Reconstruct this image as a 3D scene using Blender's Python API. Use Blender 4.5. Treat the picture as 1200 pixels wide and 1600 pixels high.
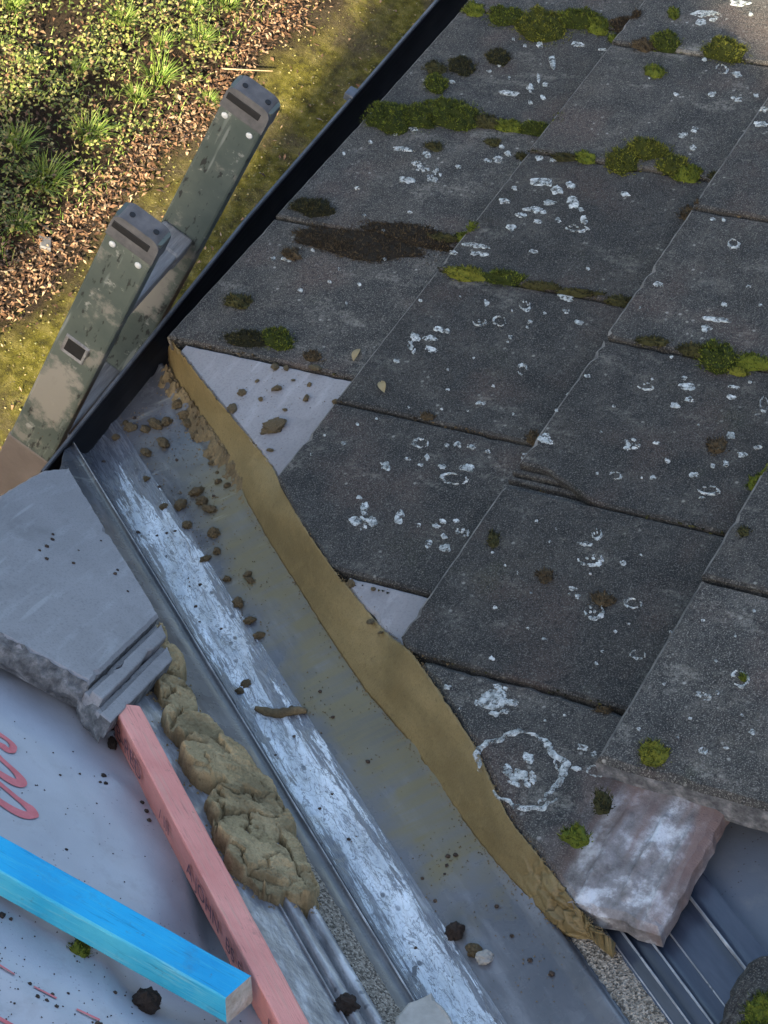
import bpy, bmesh, math, random
from mathutils import Vector, Matrix, noise

# ------------------------------------------------------------------ survey data
CAM_C = (2.10462, 0.76442, 2.61528)
CAM_R = [(-0.462624, 0.855262, 0.233464), (-0.644379, -0.505247, 0.574021), (0.608896, 0.115117, 0.784853)]
LENS = 85.7059
PITCH = 0.525114
G = 0.30462
OFFS = (0.0, -0.07561, 0.12257, -0.27756)
VO = (0.01243, 0.00069, 0.0004)
VT = (0.610792, 0.685111, 0.396934)
VC = (0.746432, -0.665461, 0.0)
VN = (-0.264144, -0.296284, 0.917847)
LO = (0.53758, 0.26327, 0.20245)
LB = (0.850288, 0.0424, 0.524606)
LA = (-0.049804, 0.998759, -0.0)
LN = (-0.523955, -0.026128, 0.851345)
LICHEN = [(-0.8295, 0.1747, -0.0009, 0.0109, 0.0087, 0.0052, 'b'), (-0.8214, 0.1524, -0.0005, 0.0055, 0.0043, 0.0026, 'b'), (-0.8341, 0.1256, -0.0004, 0.0055, 0.0044, 0.0027, 'b'), (-0.8449, 0.2319, -0.0013, 0.0091, 0.0128, 0.0042, 'b'), (-0.8402, 0.2786, -0.0009, 0.0054, 0.0085, 0.0025, 'b'), (-0.8457, 0.295, -0.0004, 0.0054, 0.0042, 0.0024, 'b'), (-0.7901, 0.2149, -0.0008, 0.0214, 0.0075, 0.0101, 'b'), (-0.7396, 0.2143, -0.0005, 0.014, 0.0042, 0.0067, 'b'), (-0.7118, 0.2131, -0.0007, 0.0173, 0.0063, 0.0083, 'b'), (-0.7268, 0.2315, -0.0008, 0.0087, 0.0074, 0.0041, 'b'), (-0.6919, 0.2448, -0.0007, 0.0086, 0.0062, 0.0041, 'b'), (-0.6739, 0.2313, -0.0006, 0.0068, 0.0052, 0.0033, 'b'), (-0.6905, 0.1877, -0.0025, 0.0086, 0.0211, 0.0042, 'b'), (-0.759, 0.1372, -0.0005, 0.0071, 0.0043, 0.0035, 'b'), (-0.7393, 0.1298, -0.0006, 0.0053, 0.0054, 0.0026, 'b'), (-0.6968, 0.0848, -0.0008, 0.007, 0.0065, 0.0036, 'b'), (-0.7289, 0.169, -0.0004, 0.0053, 0.0032, 0.0026, 'b'), (-0.9335, 0.4132, -0.0024, 0.0129, 0.026, 0.0053, 'b'), (-0.9092, 0.4179, -0.001, 0.0109, 0.0103, 0.0045, 'b'), (-0.9221, 0.4341, -0.0008, 0.0091, 0.0083, 0.0038, 'b'), (-0.9758, 0.4552, -0.0019, 0.0111, 0.0207, 0.0045, 'b'), (-0.9497, 0.4838, -0.0005, 0.0073, 0.0051, 0.0029, 'b'), (-0.7954, 0.4988, -0.0013, 0.0155, 0.0119, 0.0063, 'r'), (-0.7877, 0.5258, -0.0011, 0.0103, 0.0099, 0.0042, 'b'), (-0.8151, 0.4624, -0.0005, 0.007, 0.005, 0.0029, 'b'), (-0.7419, 0.5748, -0.0007, 0.0067, 0.0058, 0.0027, 'b'), (-0.725, 0.551, -0.0014, 0.0083, 0.0116, 0.0034, 'b'), (-0.729, 0.5105, -0.0009, 0.0084, 0.0078, 0.0035, 'b'), (-0.7141, 0.4598, -0.0006, 0.005, 0.005, 0.0021, 'b'), (-0.7465, 0.4016, -0.0004, 0.0034, 0.003, 0.0015, 'b'), (-0.6728, 0.6171, -0.001, 0.0081, 0.0076, 0.0032, 'b'), (-0.6369, 0.6263, -0.002, 0.008, 0.015, 0.0031, 'b'), (-0.6164, 0.5095, -0.0013, 0.0096, 0.0096, 0.0041, 'b'), (-0.635, 0.5219, -0.0008, 0.0081, 0.0058, 0.0034, 'b'), (-0.5898, 0.5378, -0.001, 0.0095, 0.0076, 0.004, 'b'), (-0.5622, 0.0862, -0.0011, 0.0067, 0.0085, 0.0035, 'b'), (-0.509, 0.0974, -0.0026, 0.0081, 0.0188, 0.0043, 'b'), (-0.5434, 0.0655, -0.0006, 0.005, 0.0042, 0.0027, 'b'), (-0.506, 0.1382, -0.0014, 0.0097, 0.0104, 0.0051, 'b'), (-0.4753, 0.141, -0.0021, 0.0159, 0.0144, 0.0084, 's'), (-0.4626, 0.1718, -0.0018, 0.0221, 0.0122, 0.0115, 's'), (-0.4377, 0.1408, -0.0023, 0.011, 0.0154, 0.0058, 'b'), (-0.4888, 0.2, -0.0009, 0.0064, 0.0061, 0.0032, 'b'), (-0.5216, 0.2509, -0.0014, 0.0096, 0.0101, 0.0047, 'b'), (-0.5144, 0.2361, -0.0011, 0.0064, 0.0081, 0.0032, 'b'), (-0.5398, 0.2582, -0.001, 0.0097, 0.0071, 0.0047, 'b'), (-0.5546, 0.2401, -0.0007, 0.0065, 0.0051, 0.0032, 'b'), (-0.5217, 0.2885, -0.0006, 0.0048, 0.004, 0.0023, 'b'), (-0.5105, 0.329, -0.001, 0.0079, 0.0069, 0.0038, 'b'), (-0.5101, 0.3502, -0.0008, 0.0063, 0.0059, 0.003, 'b'), (-0.4559, 0.355, -0.0032, 0.0123, 0.0214, 0.0059, 'b'), (-0.4317, 0.3248, -0.0007, 0.0061, 0.0049, 0.003, 'b'), (-0.4442, 0.3865, -0.0017, 0.0137, 0.0116, 0.0064, 'b'), (-0.4596, 0.402, -0.0014, 0.0122, 0.0096, 0.0057, 'b'), (-0.4221, 0.4225, -0.0017, 0.018, 0.0114, 0.0084, 'b'), (-0.3915, 0.3805, -0.0037, 0.0119, 0.0239, 0.0057, 'b'), (-0.3729, 0.3637, -0.0018, 0.0074, 0.0115, 0.0036, 'b'), (-0.3991, 0.325, -0.0018, 0.009, 0.0117, 0.0044, 'b'), (-0.4125, 0.3911, -0.0021, 0.0075, 0.0134, 0.0035, 'b'), (-0.377, 0.4201, -0.0009, 0.0088, 0.0057, 0.0042, 'b'), (-0.3651, 0.3952, -0.0015, 0.0059, 0.0095, 0.0028, 'b'), (-0.3665, 0.4533, -0.003, 0.0088, 0.0187, 0.0041, 'c'), (-0.3874, 0.4557, -0.001, 0.0147, 0.0066, 0.0068, 'b'), (-0.3411, 0.3637, -0.0014, 0.0102, 0.0086, 0.005, 'b'), (-0.4089, 0.4408, -0.0009, 0.006, 0.0057, 0.0027, 'b'), (-0.4608, 0.486, -0.0014, 0.0076, 0.0094, 0.0034, 'b'), (-0.2881, 0.3281, -0.0035, 0.0086, 0.0209, 0.0043, 'b'), (-0.2829, 0.2966, -0.0013, 0.0072, 0.0077, 0.0037, 'b'), (-0.2988, 0.4198, -0.0019, 0.0057, 0.0112, 0.0027, 'b'), (-0.2884, 0.3486, -0.0016, 0.0057, 0.0095, 0.0029, 'b'), (-0.3599, 0.6956, -0.0016, 0.0112, 0.0096, 0.0045, 'r'), (-0.4052, 0.6469, -0.0007, 0.0058, 0.0045, 0.0024, 'b'), (-0.4076, 0.6621, -0.0006, 0.0058, 0.0036, 0.0024, 'b'), (-0.2725, 0.3463, -0.0029, 0.0071, 0.017, 0.0036, 'b'), (-0.265, 0.3109, -0.0013, 0.0057, 0.0076, 0.0029, 'b'), (-0.2833, 0.5085, -0.0006, 0.0042, 0.0036, 0.0019, 'b'), (-0.1742, 0.4065, -0.001, 0.0081, 0.0055, 0.004, 'b'), (-0.1853, 0.4595, -0.0016, 0.0121, 0.009, 0.0059, 'c'), (-0.1685, 0.4479, -0.0005, 0.004, 0.0027, 0.002, 'b'), (-0.1767, 0.4929, -0.0007, 0.004, 0.0036, 0.0019, 'b'), (-0.2161, 0.5083, -0.0022, 0.0068, 0.0125, 0.0032, 'b'), (-0.189, 0.5201, -0.0011, 0.0054, 0.0062, 0.0025, 'b'), (-0.1719, 0.5453, -0.0015, 0.0066, 0.0079, 0.0031, 'b'), (-0.153, 0.4819, -0.0008, 0.0053, 0.0045, 0.0026, 'b'), (-0.1417, 0.4834, -0.0007, 0.004, 0.0036, 0.0019, 'b'), (-0.115, 0.4711, -0.0008, 0.0052, 0.0044, 0.0026, 'b'), (-0.1052, 0.472, -0.0005, 0.0026, 0.0027, 0.0013, 'b'), (-0.1334, 0.4159, -0.002, 0.0093, 0.0109, 0.0046, 'c'), (-0.1425, 0.441, -0.0022, 0.0119, 0.0117, 0.0059, 'r'), (-0.078, 0.3446, -0.0016, 0.0105, 0.0082, 0.0055, 'b'), (-0.1028, 0.3687, -0.0014, 0.0079, 0.0073, 0.0041, 'b'), (-0.0792, 0.366, -0.0024, 0.0078, 0.0127, 0.0041, 'b'), (-0.0589, 0.3795, -0.0021, 0.009, 0.0108, 0.0047, 'b'), (-0.0563, 0.351, -0.0014, 0.0129, 0.0073, 0.0068, 's'), (-0.0239, 0.3452, -0.0011, 0.0064, 0.0054, 0.0034, 'b'), (-0.1024, 0.3819, -0.001, 0.0053, 0.0054, 0.0027, 'b'), (-0.0576, 0.5163, -0.0015, 0.0139, 0.0078, 0.0067, 'r'), (0.0222, 0.4938, -0.0014, 0.0049, 0.0069, 0.0024, 'b'), (0.1171, 0.454, -0.0026, 0.0106, 0.012, 0.0056, 'r'), (0.1041, 0.5021, -0.0016, 0.007, 0.0076, 0.0036, 'b'), (0.1109, 0.4886, -0.0009, 0.0047, 0.0042, 0.0024, 'b'), (0.103, 0.5193, -0.0015, 0.0059, 0.0067, 0.003, 'b'), (0.1053, 0.5446, -0.0011, 0.0047, 0.005, 0.0023, 'b'), (0.1387, 0.4747, -0.0009, 0.007, 0.0042, 0.0036, 'b'), (0.1501, 0.4523, -0.0011, 0.0035, 0.0051, 0.0018, 'b'), (0.1711, 0.4331, -0.0017, 0.0092, 0.0076, 0.005, 'b'), (0.1495, 0.5019, -0.0015, 0.0057, 0.0067, 0.003, 'b'), (0.1415, 0.5322, -0.0028, 0.008, 0.0125, 0.0041, 'b'), (0.1658, 0.5261, -0.0048, 0.0125, 0.0216, 0.0064, 'r'), (0.1556, 0.4741, -0.0011, 0.0035, 0.0051, 0.0018, 'b'), (-0.0289, 0.5985, -0.0012, 0.0074, 0.0059, 0.0034, 'b'), (0.031, 0.6118, -0.0007, 0.0048, 0.0033, 0.0022, 'b'), (0.0426, 0.6063, -0.0007, 0.0036, 0.0033, 0.0017, 'b'), (-0.0442, 0.6209, -0.001, 0.0037, 0.005, 0.0017, 'b'), (0.0848, 0.6217, -0.0025, 0.0128, 0.0115, 0.0061, 'b'), (0.0983, 0.6009, -0.0029, 0.0093, 0.0132, 0.0045, 'c'), (0.0772, 0.609, -0.0009, 0.0047, 0.0041, 0.0022, 'b'), (-0.2471, 0.633, -0.0015, 0.0081, 0.0087, 0.0035, 'b'), (-0.2321, 0.7337, -0.0012, 0.0053, 0.0068, 0.0022, 'b'), (-0.2766, 0.7503, -0.0007, 0.004, 0.0042, 0.0016, 'b'), (-0.2432, 0.779, -0.0006, 0.004, 0.0033, 0.0016, 'b'), (-0.1978, 0.7387, -0.0037, 0.0078, 0.0201, 0.0032, 'b'), (-0.1782, 0.7313, -0.0016, 0.0103, 0.0084, 0.0043, 'b'), (-0.1933, 0.6302, -0.0005, 0.004, 0.0026, 0.0017, 'b'), (-0.0471, 0.7015, -0.0023, 0.0073, 0.0115, 0.0032, 'c'), (-0.0633, 0.7025, -0.0007, 0.0037, 0.0033, 0.0016, 'b'), (-0.0635, 0.7497, -0.0026, 0.0098, 0.013, 0.0041, 'b'), (-0.0776, 0.7402, -0.001, 0.0049, 0.0049, 0.0021, 'b'), (-0.0243, 0.7513, -0.0015, 0.0072, 0.0073, 0.0031, 'b'), (-0.04, 0.764, -0.0013, 0.006, 0.0065, 0.0025, 'b'), (-0.0592, 0.8129, -0.0016, 0.006, 0.008, 0.0024, 'b'), (-0.0791, 0.8074, -0.0016, 0.0049, 0.008, 0.002, 'b'), (-0.0589, 0.8561, -0.0013, 0.0168, 0.0063, 0.0066, 'r'), (0.0607, 0.7328, -0.0028, 0.0104, 0.0128, 0.0046, 's'), (0.0709, 0.7267, -0.0014, 0.0046, 0.0064, 0.002, 'b'), (0.0504, 0.7571, -0.0012, 0.0035, 0.0056, 0.0015, 'b'), (0.0088, 0.8387, -0.0017, 0.0081, 0.0078, 0.0033, 'b'), (0.0203, 0.8789, -0.0015, 0.0046, 0.007, 0.0018, 'b'), (0.0383, 0.8651, -0.002, 0.0069, 0.0093, 0.0028, 'b'), (0.0608, 0.8531, -0.001, 0.0057, 0.0046, 0.0023, 'b'), (0.0687, 0.8395, -0.001, 0.0045, 0.0046, 0.0019, 'b'), (0.0919, 0.8237, -0.0017, 0.0056, 0.0077, 0.0024, 'b'), (0.0773, 0.7834, -0.001, 0.0057, 0.0047, 0.0024, 'b'), (0.1117, 0.7793, -0.0012, 0.0056, 0.0055, 0.0024, 'b'), (0.1159, 0.7657, -0.0007, 0.0034, 0.0031, 0.0015, 'b'), (0.123, 0.7342, -0.0021, 0.0078, 0.0095, 0.0035, 'r'), (0.1114, 0.8512, -0.0034, 0.0088, 0.0153, 0.0037, 'c'), (0.1275, 0.8495, -0.0012, 0.0033, 0.0053, 0.0014, 'b'), (0.1257, 0.711, -0.0007, 0.0034, 0.0032, 0.0015, 'b'), (0.2544, 0.4938, -0.0015, 0.0109, 0.0066, 0.0058, 'b'), (0.2585, 0.5236, -0.001, 0.0043, 0.0041, 0.0023, 'b'), (0.2415, 0.5494, -0.0015, 0.0065, 0.0065, 0.0034, 'b'), (0.2521, 0.5458, -0.0015, 0.0054, 0.0065, 0.0028, 'b'), (0.2521, 0.582, -0.0023, 0.0097, 0.0096, 0.0049, 's'), (0.2837, 0.5504, -0.0015, 0.0085, 0.0064, 0.0045, 'b'), (0.2843, 0.5733, -0.0023, 0.0085, 0.0096, 0.0044, 'b'), (0.2661, 0.5639, -0.0013, 0.0054, 0.0056, 0.0028, 'b'), (0.2355, 0.5645, -0.0011, 0.0044, 0.0049, 0.0022, 'b'), (0.2512, 0.4435, -0.0019, 0.0144, 0.0083, 0.0079, 'b'), (0.2761, 0.4431, -0.0023, 0.0087, 0.01, 0.0048, 'b'), (0.2709, 0.4655, -0.0019, 0.0098, 0.0083, 0.0053, 'b'), (0.2361, 0.4277, -0.001, 0.0045, 0.0042, 0.0025, 'b'), (0.2462, 0.4922, -0.0013, 0.0099, 0.0058, 0.0053, 'b'), (0.1709, 0.4283, -0.0015, 0.0081, 0.0068, 0.0044, 'b'), (0.2765, 0.4574, -0.0031, 0.0131, 0.0132, 0.0072, 's'), (0.2236, 0.7538, -0.0016, 0.0128, 0.0069, 0.0058, 'c'), (0.2458, 0.7495, -0.0027, 0.0042, 0.0115, 0.0019, 'b'), (0.2676, 0.7654, -0.0042, 0.0125, 0.0174, 0.0057, 'c'), (0.2914, 0.7763, -0.0009, 0.0031, 0.0038, 0.0014, 'b'), (0.2955, 0.6499, -0.0008, 0.0031, 0.0031, 0.0016, 'b'), (0.3107, 0.6739, -0.0008, 0.0031, 0.0031, 0.0015, 'b'), (0.2419, 0.8192, -0.0007, 0.0031, 0.003, 0.0014, 'b'), (0.2615, 0.8046, -0.0013, 0.0052, 0.0053, 0.0023, 'b'), (0.3307, 0.7776, -0.0011, 0.005, 0.0045, 0.0023, 'b'), (0.3208, 0.7673, -0.0015, 0.004, 0.006, 0.0019, 'b'), (0.3309, 0.7677, -0.0007, 0.003, 0.003, 0.0014, 'b'), (0.346, 0.8054, -0.0032, 0.0149, 0.0125, 0.0068, 'c'), (0.3199, 0.8429, -0.0031, 0.01, 0.0125, 0.0044, 'r'), (0.3797, 0.6941, -0.001, 0.004, 0.0038, 0.002, 'b'), (0.4066, 0.7701, -0.001, 0.0039, 0.0037, 0.0018, 'b'), (0.3978, 0.7451, -0.0006, 0.002, 0.0022, 0.0009, 'b'), (0.4031, 0.842, -0.0009, 0.0038, 0.0036, 0.0017, 'b'), (0.4231, 0.843, -0.0008, 0.0038, 0.0029, 0.0017, 'b'), (0.4557, 0.7274, -0.0012, 0.0038, 0.0044, 0.0019, 'b'), (0.3938, 0.8819, -0.0024, 0.0086, 0.0093, 0.0038, 'r'), (0.3529, 0.8518, -0.0007, 0.0029, 0.0029, 0.0013, 'b'), (0.5108, 0.7589, -0.0078, 0.0229, 0.0288, 0.0113, 's'), (0.5108, 0.7589, -0.0059, 0.0183, 0.0216, 0.0091, 'b'), (0.5126, 0.6977, -0.0016, 0.0046, 0.0059, 0.0024, 'b'), (0.5949, 0.8321, -0.0137, 0.0519, 0.0484, 0.0251, 'R'), (0.6071, 0.8341, -0.0049, 0.0155, 0.0172, 0.0075, 's'), (0.6042, 0.8342, -0.0027, 0.0086, 0.0097, 0.0042, 'b'), (0.5438, 0.8801, -0.0023, 0.0053, 0.0083, 0.0024, 'b'), (0.5491, 0.8965, -0.0015, 0.0053, 0.0055, 0.0024, 'b'), (0.5746, 0.8866, -0.0019, 0.0043, 0.0068, 0.002, 'b'), (0.57, 0.9099, -0.0042, 0.0086, 0.0149, 0.0039, 'r'), (0.4517, 0.9883, -0.0026, 0.0064, 0.0095, 0.0026, 's'), (0.4412, 1.0007, -0.0011, 0.0036, 0.0041, 0.0015, 'b'), (0.4827, 1.057, -0.0011, 0.0053, 0.004, 0.0021, 'b'), (0.5138, 1.0401, -0.0015, 0.0026, 0.0053, 0.0011, 'b'), (0.5255, 1.019, -0.0019, 0.0061, 0.0066, 0.0025, 'b'), (0.4137, 1.016, -0.0029, 0.0147, 0.0109, 0.0059, 'r'), (0.4109, 1.0073, -0.0009, 0.0037, 0.0034, 0.0015, 'b'), (0.0102, 0.3014, -0.0005, 0.0025, 0.0027, 0.0014, 'b'), (0.0913, 0.3755, -0.0007, 0.0036, 0.0035, 0.002, 'b'), (0.0579, 0.4064, -0.0005, 0.0037, 0.0026, 0.0019, 'b'), (-0.0275, 0.4204, -0.0007, 0.0038, 0.0035, 0.0019, 'b'), (0.0416, 0.4845, -0.0009, 0.0036, 0.0043, 0.0018, 'b'), (-0.1518, 0.3159, -0.0007, 0.0041, 0.0037, 0.0021, 'b'), (-0.1755, 0.3646, -0.0005, 0.0027, 0.0028, 0.0014, 'b'), (-0.1902, 0.1911, -0.0007, 0.0042, 0.0039, 0.0023, 'b'), (-0.2135, 0.146, -0.0007, 0.0043, 0.0039, 0.0024, 'b'), (-0.1536, 0.1151, -0.0009, 0.0056, 0.0049, 0.0032, 'b'), (-0.2539, 0.1989, -0.0007, 0.0043, 0.0039, 0.0023, 'b'), (-0.2741, 0.1773, -0.001, 0.0058, 0.0059, 0.0032, 'b'), (-0.1449, 0.1949, -0.0005, 0.0041, 0.0029, 0.0023, 'b'), (-0.5129, 0.0363, -0.0007, 0.0049, 0.0053, 0.0027, 'b'), (-0.4743, 0.0118, -0.0006, 0.0049, 0.0043, 0.0027, 'b'), (-0.3978, 0.0768, -0.0009, 0.0047, 0.0062, 0.0026, 'b'), (-0.3378, 0.1208, -0.0006, 0.0045, 0.004, 0.0025, 'b'), (-0.364, 0.1832, -0.0008, 0.0045, 0.005, 0.0024, 'b'), (-0.2143, 0.0581, -0.0021, 0.0087, 0.0121, 0.005, 'b'), (-0.2079, 0.0396, -0.0009, 0.0058, 0.005, 0.0034, 'b'), (-0.2429, 0.0858, -0.0007, 0.0044, 0.004, 0.0025, 'b'), (-0.1825, 0.1472, -0.0007, 0.0042, 0.0039, 0.0024, 'b'), (-0.2635, 0.1615, -0.0005, 0.0044, 0.003, 0.0024, 'b'), (-0.3126, 0.1673, -0.0006, 0.0045, 0.004, 0.0024, 'b'), (-0.06, 0.4429, -0.0007, 0.0038, 0.0035, 0.0019, 'b'), (0.0101, 0.4397, -0.0007, 0.0037, 0.0035, 0.0019, 'b'), (-0.0147, 0.4945, -0.0007, 0.0037, 0.0035, 0.0018, 'b'), (0.0488, 0.45, -0.0009, 0.0036, 0.0043, 0.0019, 'b'), (0.1484, 0.358, -0.0009, 0.0047, 0.0044, 0.0026, 'b'), (0.1423, 0.3251, -0.0008, 0.0036, 0.0035, 0.002, 'b'), (0.1814, 0.3276, -0.0008, 0.0035, 0.0035, 0.002, 'b'), (0.109, 0.3558, -0.0007, 0.0036, 0.0035, 0.002, 'b'), (0.0292, 0.5443, -0.0007, 0.0036, 0.0034, 0.0018, 'b'), (0.0014, 0.678, -0.0007, 0.0036, 0.0033, 0.0016, 'b'), (0.0523, 0.683, -0.0007, 0.0035, 0.0032, 0.0016, 'b'), (-0.112, 0.7095, -0.0006, 0.0038, 0.0033, 0.0016, 'b'), (0.0031, 0.7934, -0.0007, 0.0035, 0.0032, 0.0015, 'b'), (-0.0355, 0.8551, -0.0007, 0.0036, 0.0031, 0.0014, 'b'), (-0.0942, 0.8231, -0.0006, 0.0037, 0.0032, 0.0015, 'b'), (0.2276, 0.6763, -0.0007, 0.0032, 0.0031, 0.0015, 'b'), (0.2328, 0.7048, -0.0006, 0.0032, 0.0023, 0.0015, 'b'), (0.3174, 0.6935, -0.0006, 0.0031, 0.0023, 0.0015, 'b'), (0.3442, 0.7235, -0.0008, 0.003, 0.003, 0.0015, 'b'), (0.2559, 0.7071, -0.0006, 0.0032, 0.0023, 0.0015, 'b'), (0.3694, 0.8429, -0.0007, 0.0029, 0.0029, 0.0013, 'b'), (0.3721, 0.9161, -0.0007, 0.0029, 0.0028, 0.0012, 'b'), (0.3436, 0.9434, -0.0007, 0.0029, 0.0028, 0.0012, 'b'), (0.3538, 0.9865, -0.0007, 0.0029, 0.0028, 0.0012, 'b'), (0.3097, 0.992, -0.0007, 0.0029, 0.0028, 0.0012, 'b'), (0.3972, 0.9811, -0.0007, 0.0028, 0.0028, 0.0012, 'b'), (0.4491, 0.9413, -0.0007, 0.0028, 0.0028, 0.0012, 'b'), (0.487, 0.9879, -0.0007, 0.0027, 0.0027, 0.0011, 'b'), (0.5198, 0.9412, -0.0009, 0.0026, 0.0034, 0.0012, 'b'), (0.5173, 0.9856, -0.0008, 0.0026, 0.0027, 0.0011, 'b'), (0.4632, 1.0381, -0.0007, 0.0027, 0.0027, 0.0011, 'b'), (0.5381, 0.7273, -0.0008, 0.0027, 0.0029, 0.0014, 'b'), (0.5217, 0.8248, -0.0008, 0.0027, 0.0028, 0.0013, 'b'), (0.5069, 0.8417, -0.0008, 0.0027, 0.0028, 0.0013, 'b')]
MOSS = [(-0.898, 0.0265, -0.0019, 0.0154, 0.0205, 0.0077, 'g'), (-0.8887, 0.0876, -0.0031, 0.0248, 0.0337, 0.0122, 'g'), (-0.8763, 0.1572, -0.004, 0.0415, 0.042, 0.0198, 'y'), (-0.9057, 0.2061, -0.0038, 0.0246, 0.0416, 0.0114, 'g'), (-0.8968, 0.2441, -0.002, 0.0206, 0.0217, 0.0094, 'g'), (-0.9082, 0.2892, -0.0025, 0.0225, 0.0268, 0.01, 'b'), (-0.8726, 0.2829, -0.0008, 0.0111, 0.0085, 0.005, 'g'), (-0.7793, 0.1264, -0.0021, 0.02, 0.0197, 0.0099, 'd'), (-0.7239, 0.0426, -0.0021, 0.0162, 0.0188, 0.0084, 'd'), (-0.7397, 0.0808, -0.0026, 0.0216, 0.0242, 0.011, 'd'), (-0.6828, 0.0639, -0.0021, 0.023, 0.0186, 0.0119, 'g'), (-0.577, 0.0393, -0.0052, 0.0341, 0.0412, 0.0183, 'g'), (-0.5943, 0.0815, -0.0046, 0.0307, 0.0365, 0.0161, 'g'), (-0.6118, 0.129, -0.0058, 0.0342, 0.0469, 0.0175, 'g'), (-0.6049, 0.1882, -0.0029, 0.0169, 0.023, 0.0084, 'd'), (-0.6038, 0.2273, -0.0029, 0.0134, 0.0228, 0.0066, 'g'), (-0.6098, 0.2788, -0.0044, 0.015, 0.0349, 0.0072, 'g'), (-0.5277, 0.1388, -0.0021, 0.0115, 0.0157, 0.006, 'd'), (-0.5618, 0.2207, -0.0018, 0.0099, 0.0134, 0.0049, 'd'), (-0.5389, 0.2828, -0.0015, 0.0097, 0.0111, 0.0047, 'd'), (-0.8432, 0.3886, -0.0025, 0.0234, 0.0249, 0.0101, 'g'), (-0.8273, 0.3578, -0.0017, 0.0162, 0.0167, 0.0071, 'b'), (-0.923, 0.3675, -0.001, 0.0168, 0.0106, 0.0071, 'g'), (-0.8423, 0.4866, -0.0035, 0.0285, 0.0344, 0.0116, 'y'), (-0.7641, 0.4035, -0.0017, 0.0157, 0.0153, 0.0068, 'g'), (-0.5328, 0.451, -0.0035, 0.0269, 0.0252, 0.012, 'y'), (-0.5685, 0.4761, -0.0047, 0.0256, 0.0349, 0.0112, 'y'), (-0.5416, 0.5281, -0.0032, 0.022, 0.0228, 0.0094, 'y'), (-0.5273, 0.5561, -0.0029, 0.0171, 0.0207, 0.0072, 'g'), (-0.5265, 0.3941, -0.0023, 0.0111, 0.0167, 0.0051, 'g'), (-0.52, 0.3638, -0.0027, 0.0079, 0.0198, 0.0037, 'd'), (-0.4371, 0.597, -0.0025, 0.0164, 0.0165, 0.0069, 'b'), (-0.5322, 0.5965, -0.0016, 0.0093, 0.0112, 0.0038, 'd'), (-0.3277, 0.2954, -0.0028, 0.0133, 0.0175, 0.0068, 'g'), (-0.3206, 0.2623, -0.0039, 0.0089, 0.0245, 0.0046, 'd'), (-0.3336, 0.0376, -0.0051, 0.0216, 0.0333, 0.0123, 'd'), (-0.1032, 0.0393, -0.0038, 0.0154, 0.021, 0.0093, 'd'), (-0.043, 0.14, -0.0047, 0.0201, 0.025, 0.0118, 'g'), (-0.0307, 0.0992, -0.0062, 0.0161, 0.033, 0.0097, 'd'), (-0.024, 0.2088, -0.0025, 0.0105, 0.0132, 0.006, 'b'), (-0.2223, 0.3539, -0.0055, 0.0127, 0.032, 0.0064, 'y'), (-0.2293, 0.4059, -0.0051, 0.014, 0.0297, 0.0069, 'g'), (-0.2291, 0.4607, -0.0048, 0.0069, 0.0274, 0.0033, 'd'), (-0.2293, 0.5192, -0.0054, 0.0055, 0.0306, 0.0025, 'd'), (-0.2288, 0.5818, -0.0031, 0.0095, 0.0177, 0.0043, 'd'), (-0.1267, 0.7679, -0.0048, 0.0254, 0.0248, 0.0104, 'g'), (-0.1316, 0.7346, -0.004, 0.0115, 0.0209, 0.0048, 'd'), (-0.1288, 0.8154, -0.0041, 0.0138, 0.0212, 0.0055, 'g'), (-0.1313, 0.676, -0.0042, 0.0077, 0.022, 0.0033, 'd'), (-0.1071, 0.8022, -0.0026, 0.0062, 0.013, 0.0025, 'y'), (0.0336, 0.8311, -0.0027, 0.014, 0.0126, 0.0057, 'b'), (0.0832, 0.9039, -0.0025, 0.0135, 0.0114, 0.0053, 'g'), (0.0649, 0.592, -0.0021, 0.0131, 0.01, 0.0063, 'b'), (0.0682, 0.439, -0.0022, 0.0061, 0.0104, 0.0032, 'b'), (0.2758, 0.641, -0.0017, 0.0139, 0.0071, 0.0069, 'd'), (0.3124, 0.7278, -0.0024, 0.0113, 0.0099, 0.0054, 'b'), (0.3262, 0.8078, -0.0033, 0.0101, 0.0134, 0.0046, 'b'), (0.1931, 0.9331, -0.0016, 0.0085, 0.0066, 0.0034, 'd'), (0.4851, 0.8791, -0.0023, 0.0055, 0.0084, 0.0025, 'b'), (0.5488, 0.9711, -0.0045, 0.0175, 0.0162, 0.0076, 'y'), (0.6272, 0.9458, -0.0029, 0.0151, 0.01, 0.0068, 'd'), (0.6797, 0.9399, -0.0039, 0.0131, 0.0132, 0.006, 'g'), (0.4117, 1.0192, -0.0011, 0.0056, 0.0041, 0.0022, 'g'), (-0.2251, 0.061, -0.0027, 0.0147, 0.0162, 0.0085, 'b')]
MLOW = [(-0.0281, -0.096, -0.0622), (-0.0123, -0.0277, -0.0678), (-0.0122, 0.0673, -0.0678), (-0.0046, 0.2047, -0.0705), (0.0059, 0.3308, -0.0742), (0.0094, 0.4551, -0.0754), (0.0085, 0.5829, -0.0751), (0.019, 0.7208, -0.0789), (0.0115, 0.7799, -0.0762), (0.0022, 0.8325, -0.0729), (0.004, 0.8998, -0.0735), (0.006, 0.9821, -0.0742), (0.007, 1.067, -0.0746), (-0.0003, 1.1381, -0.072), (-0.0049, 1.1891, -0.0704), (-0.0208, 1.2154, -0.0648), (-0.0439, 1.2407, -0.0566)]
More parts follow.
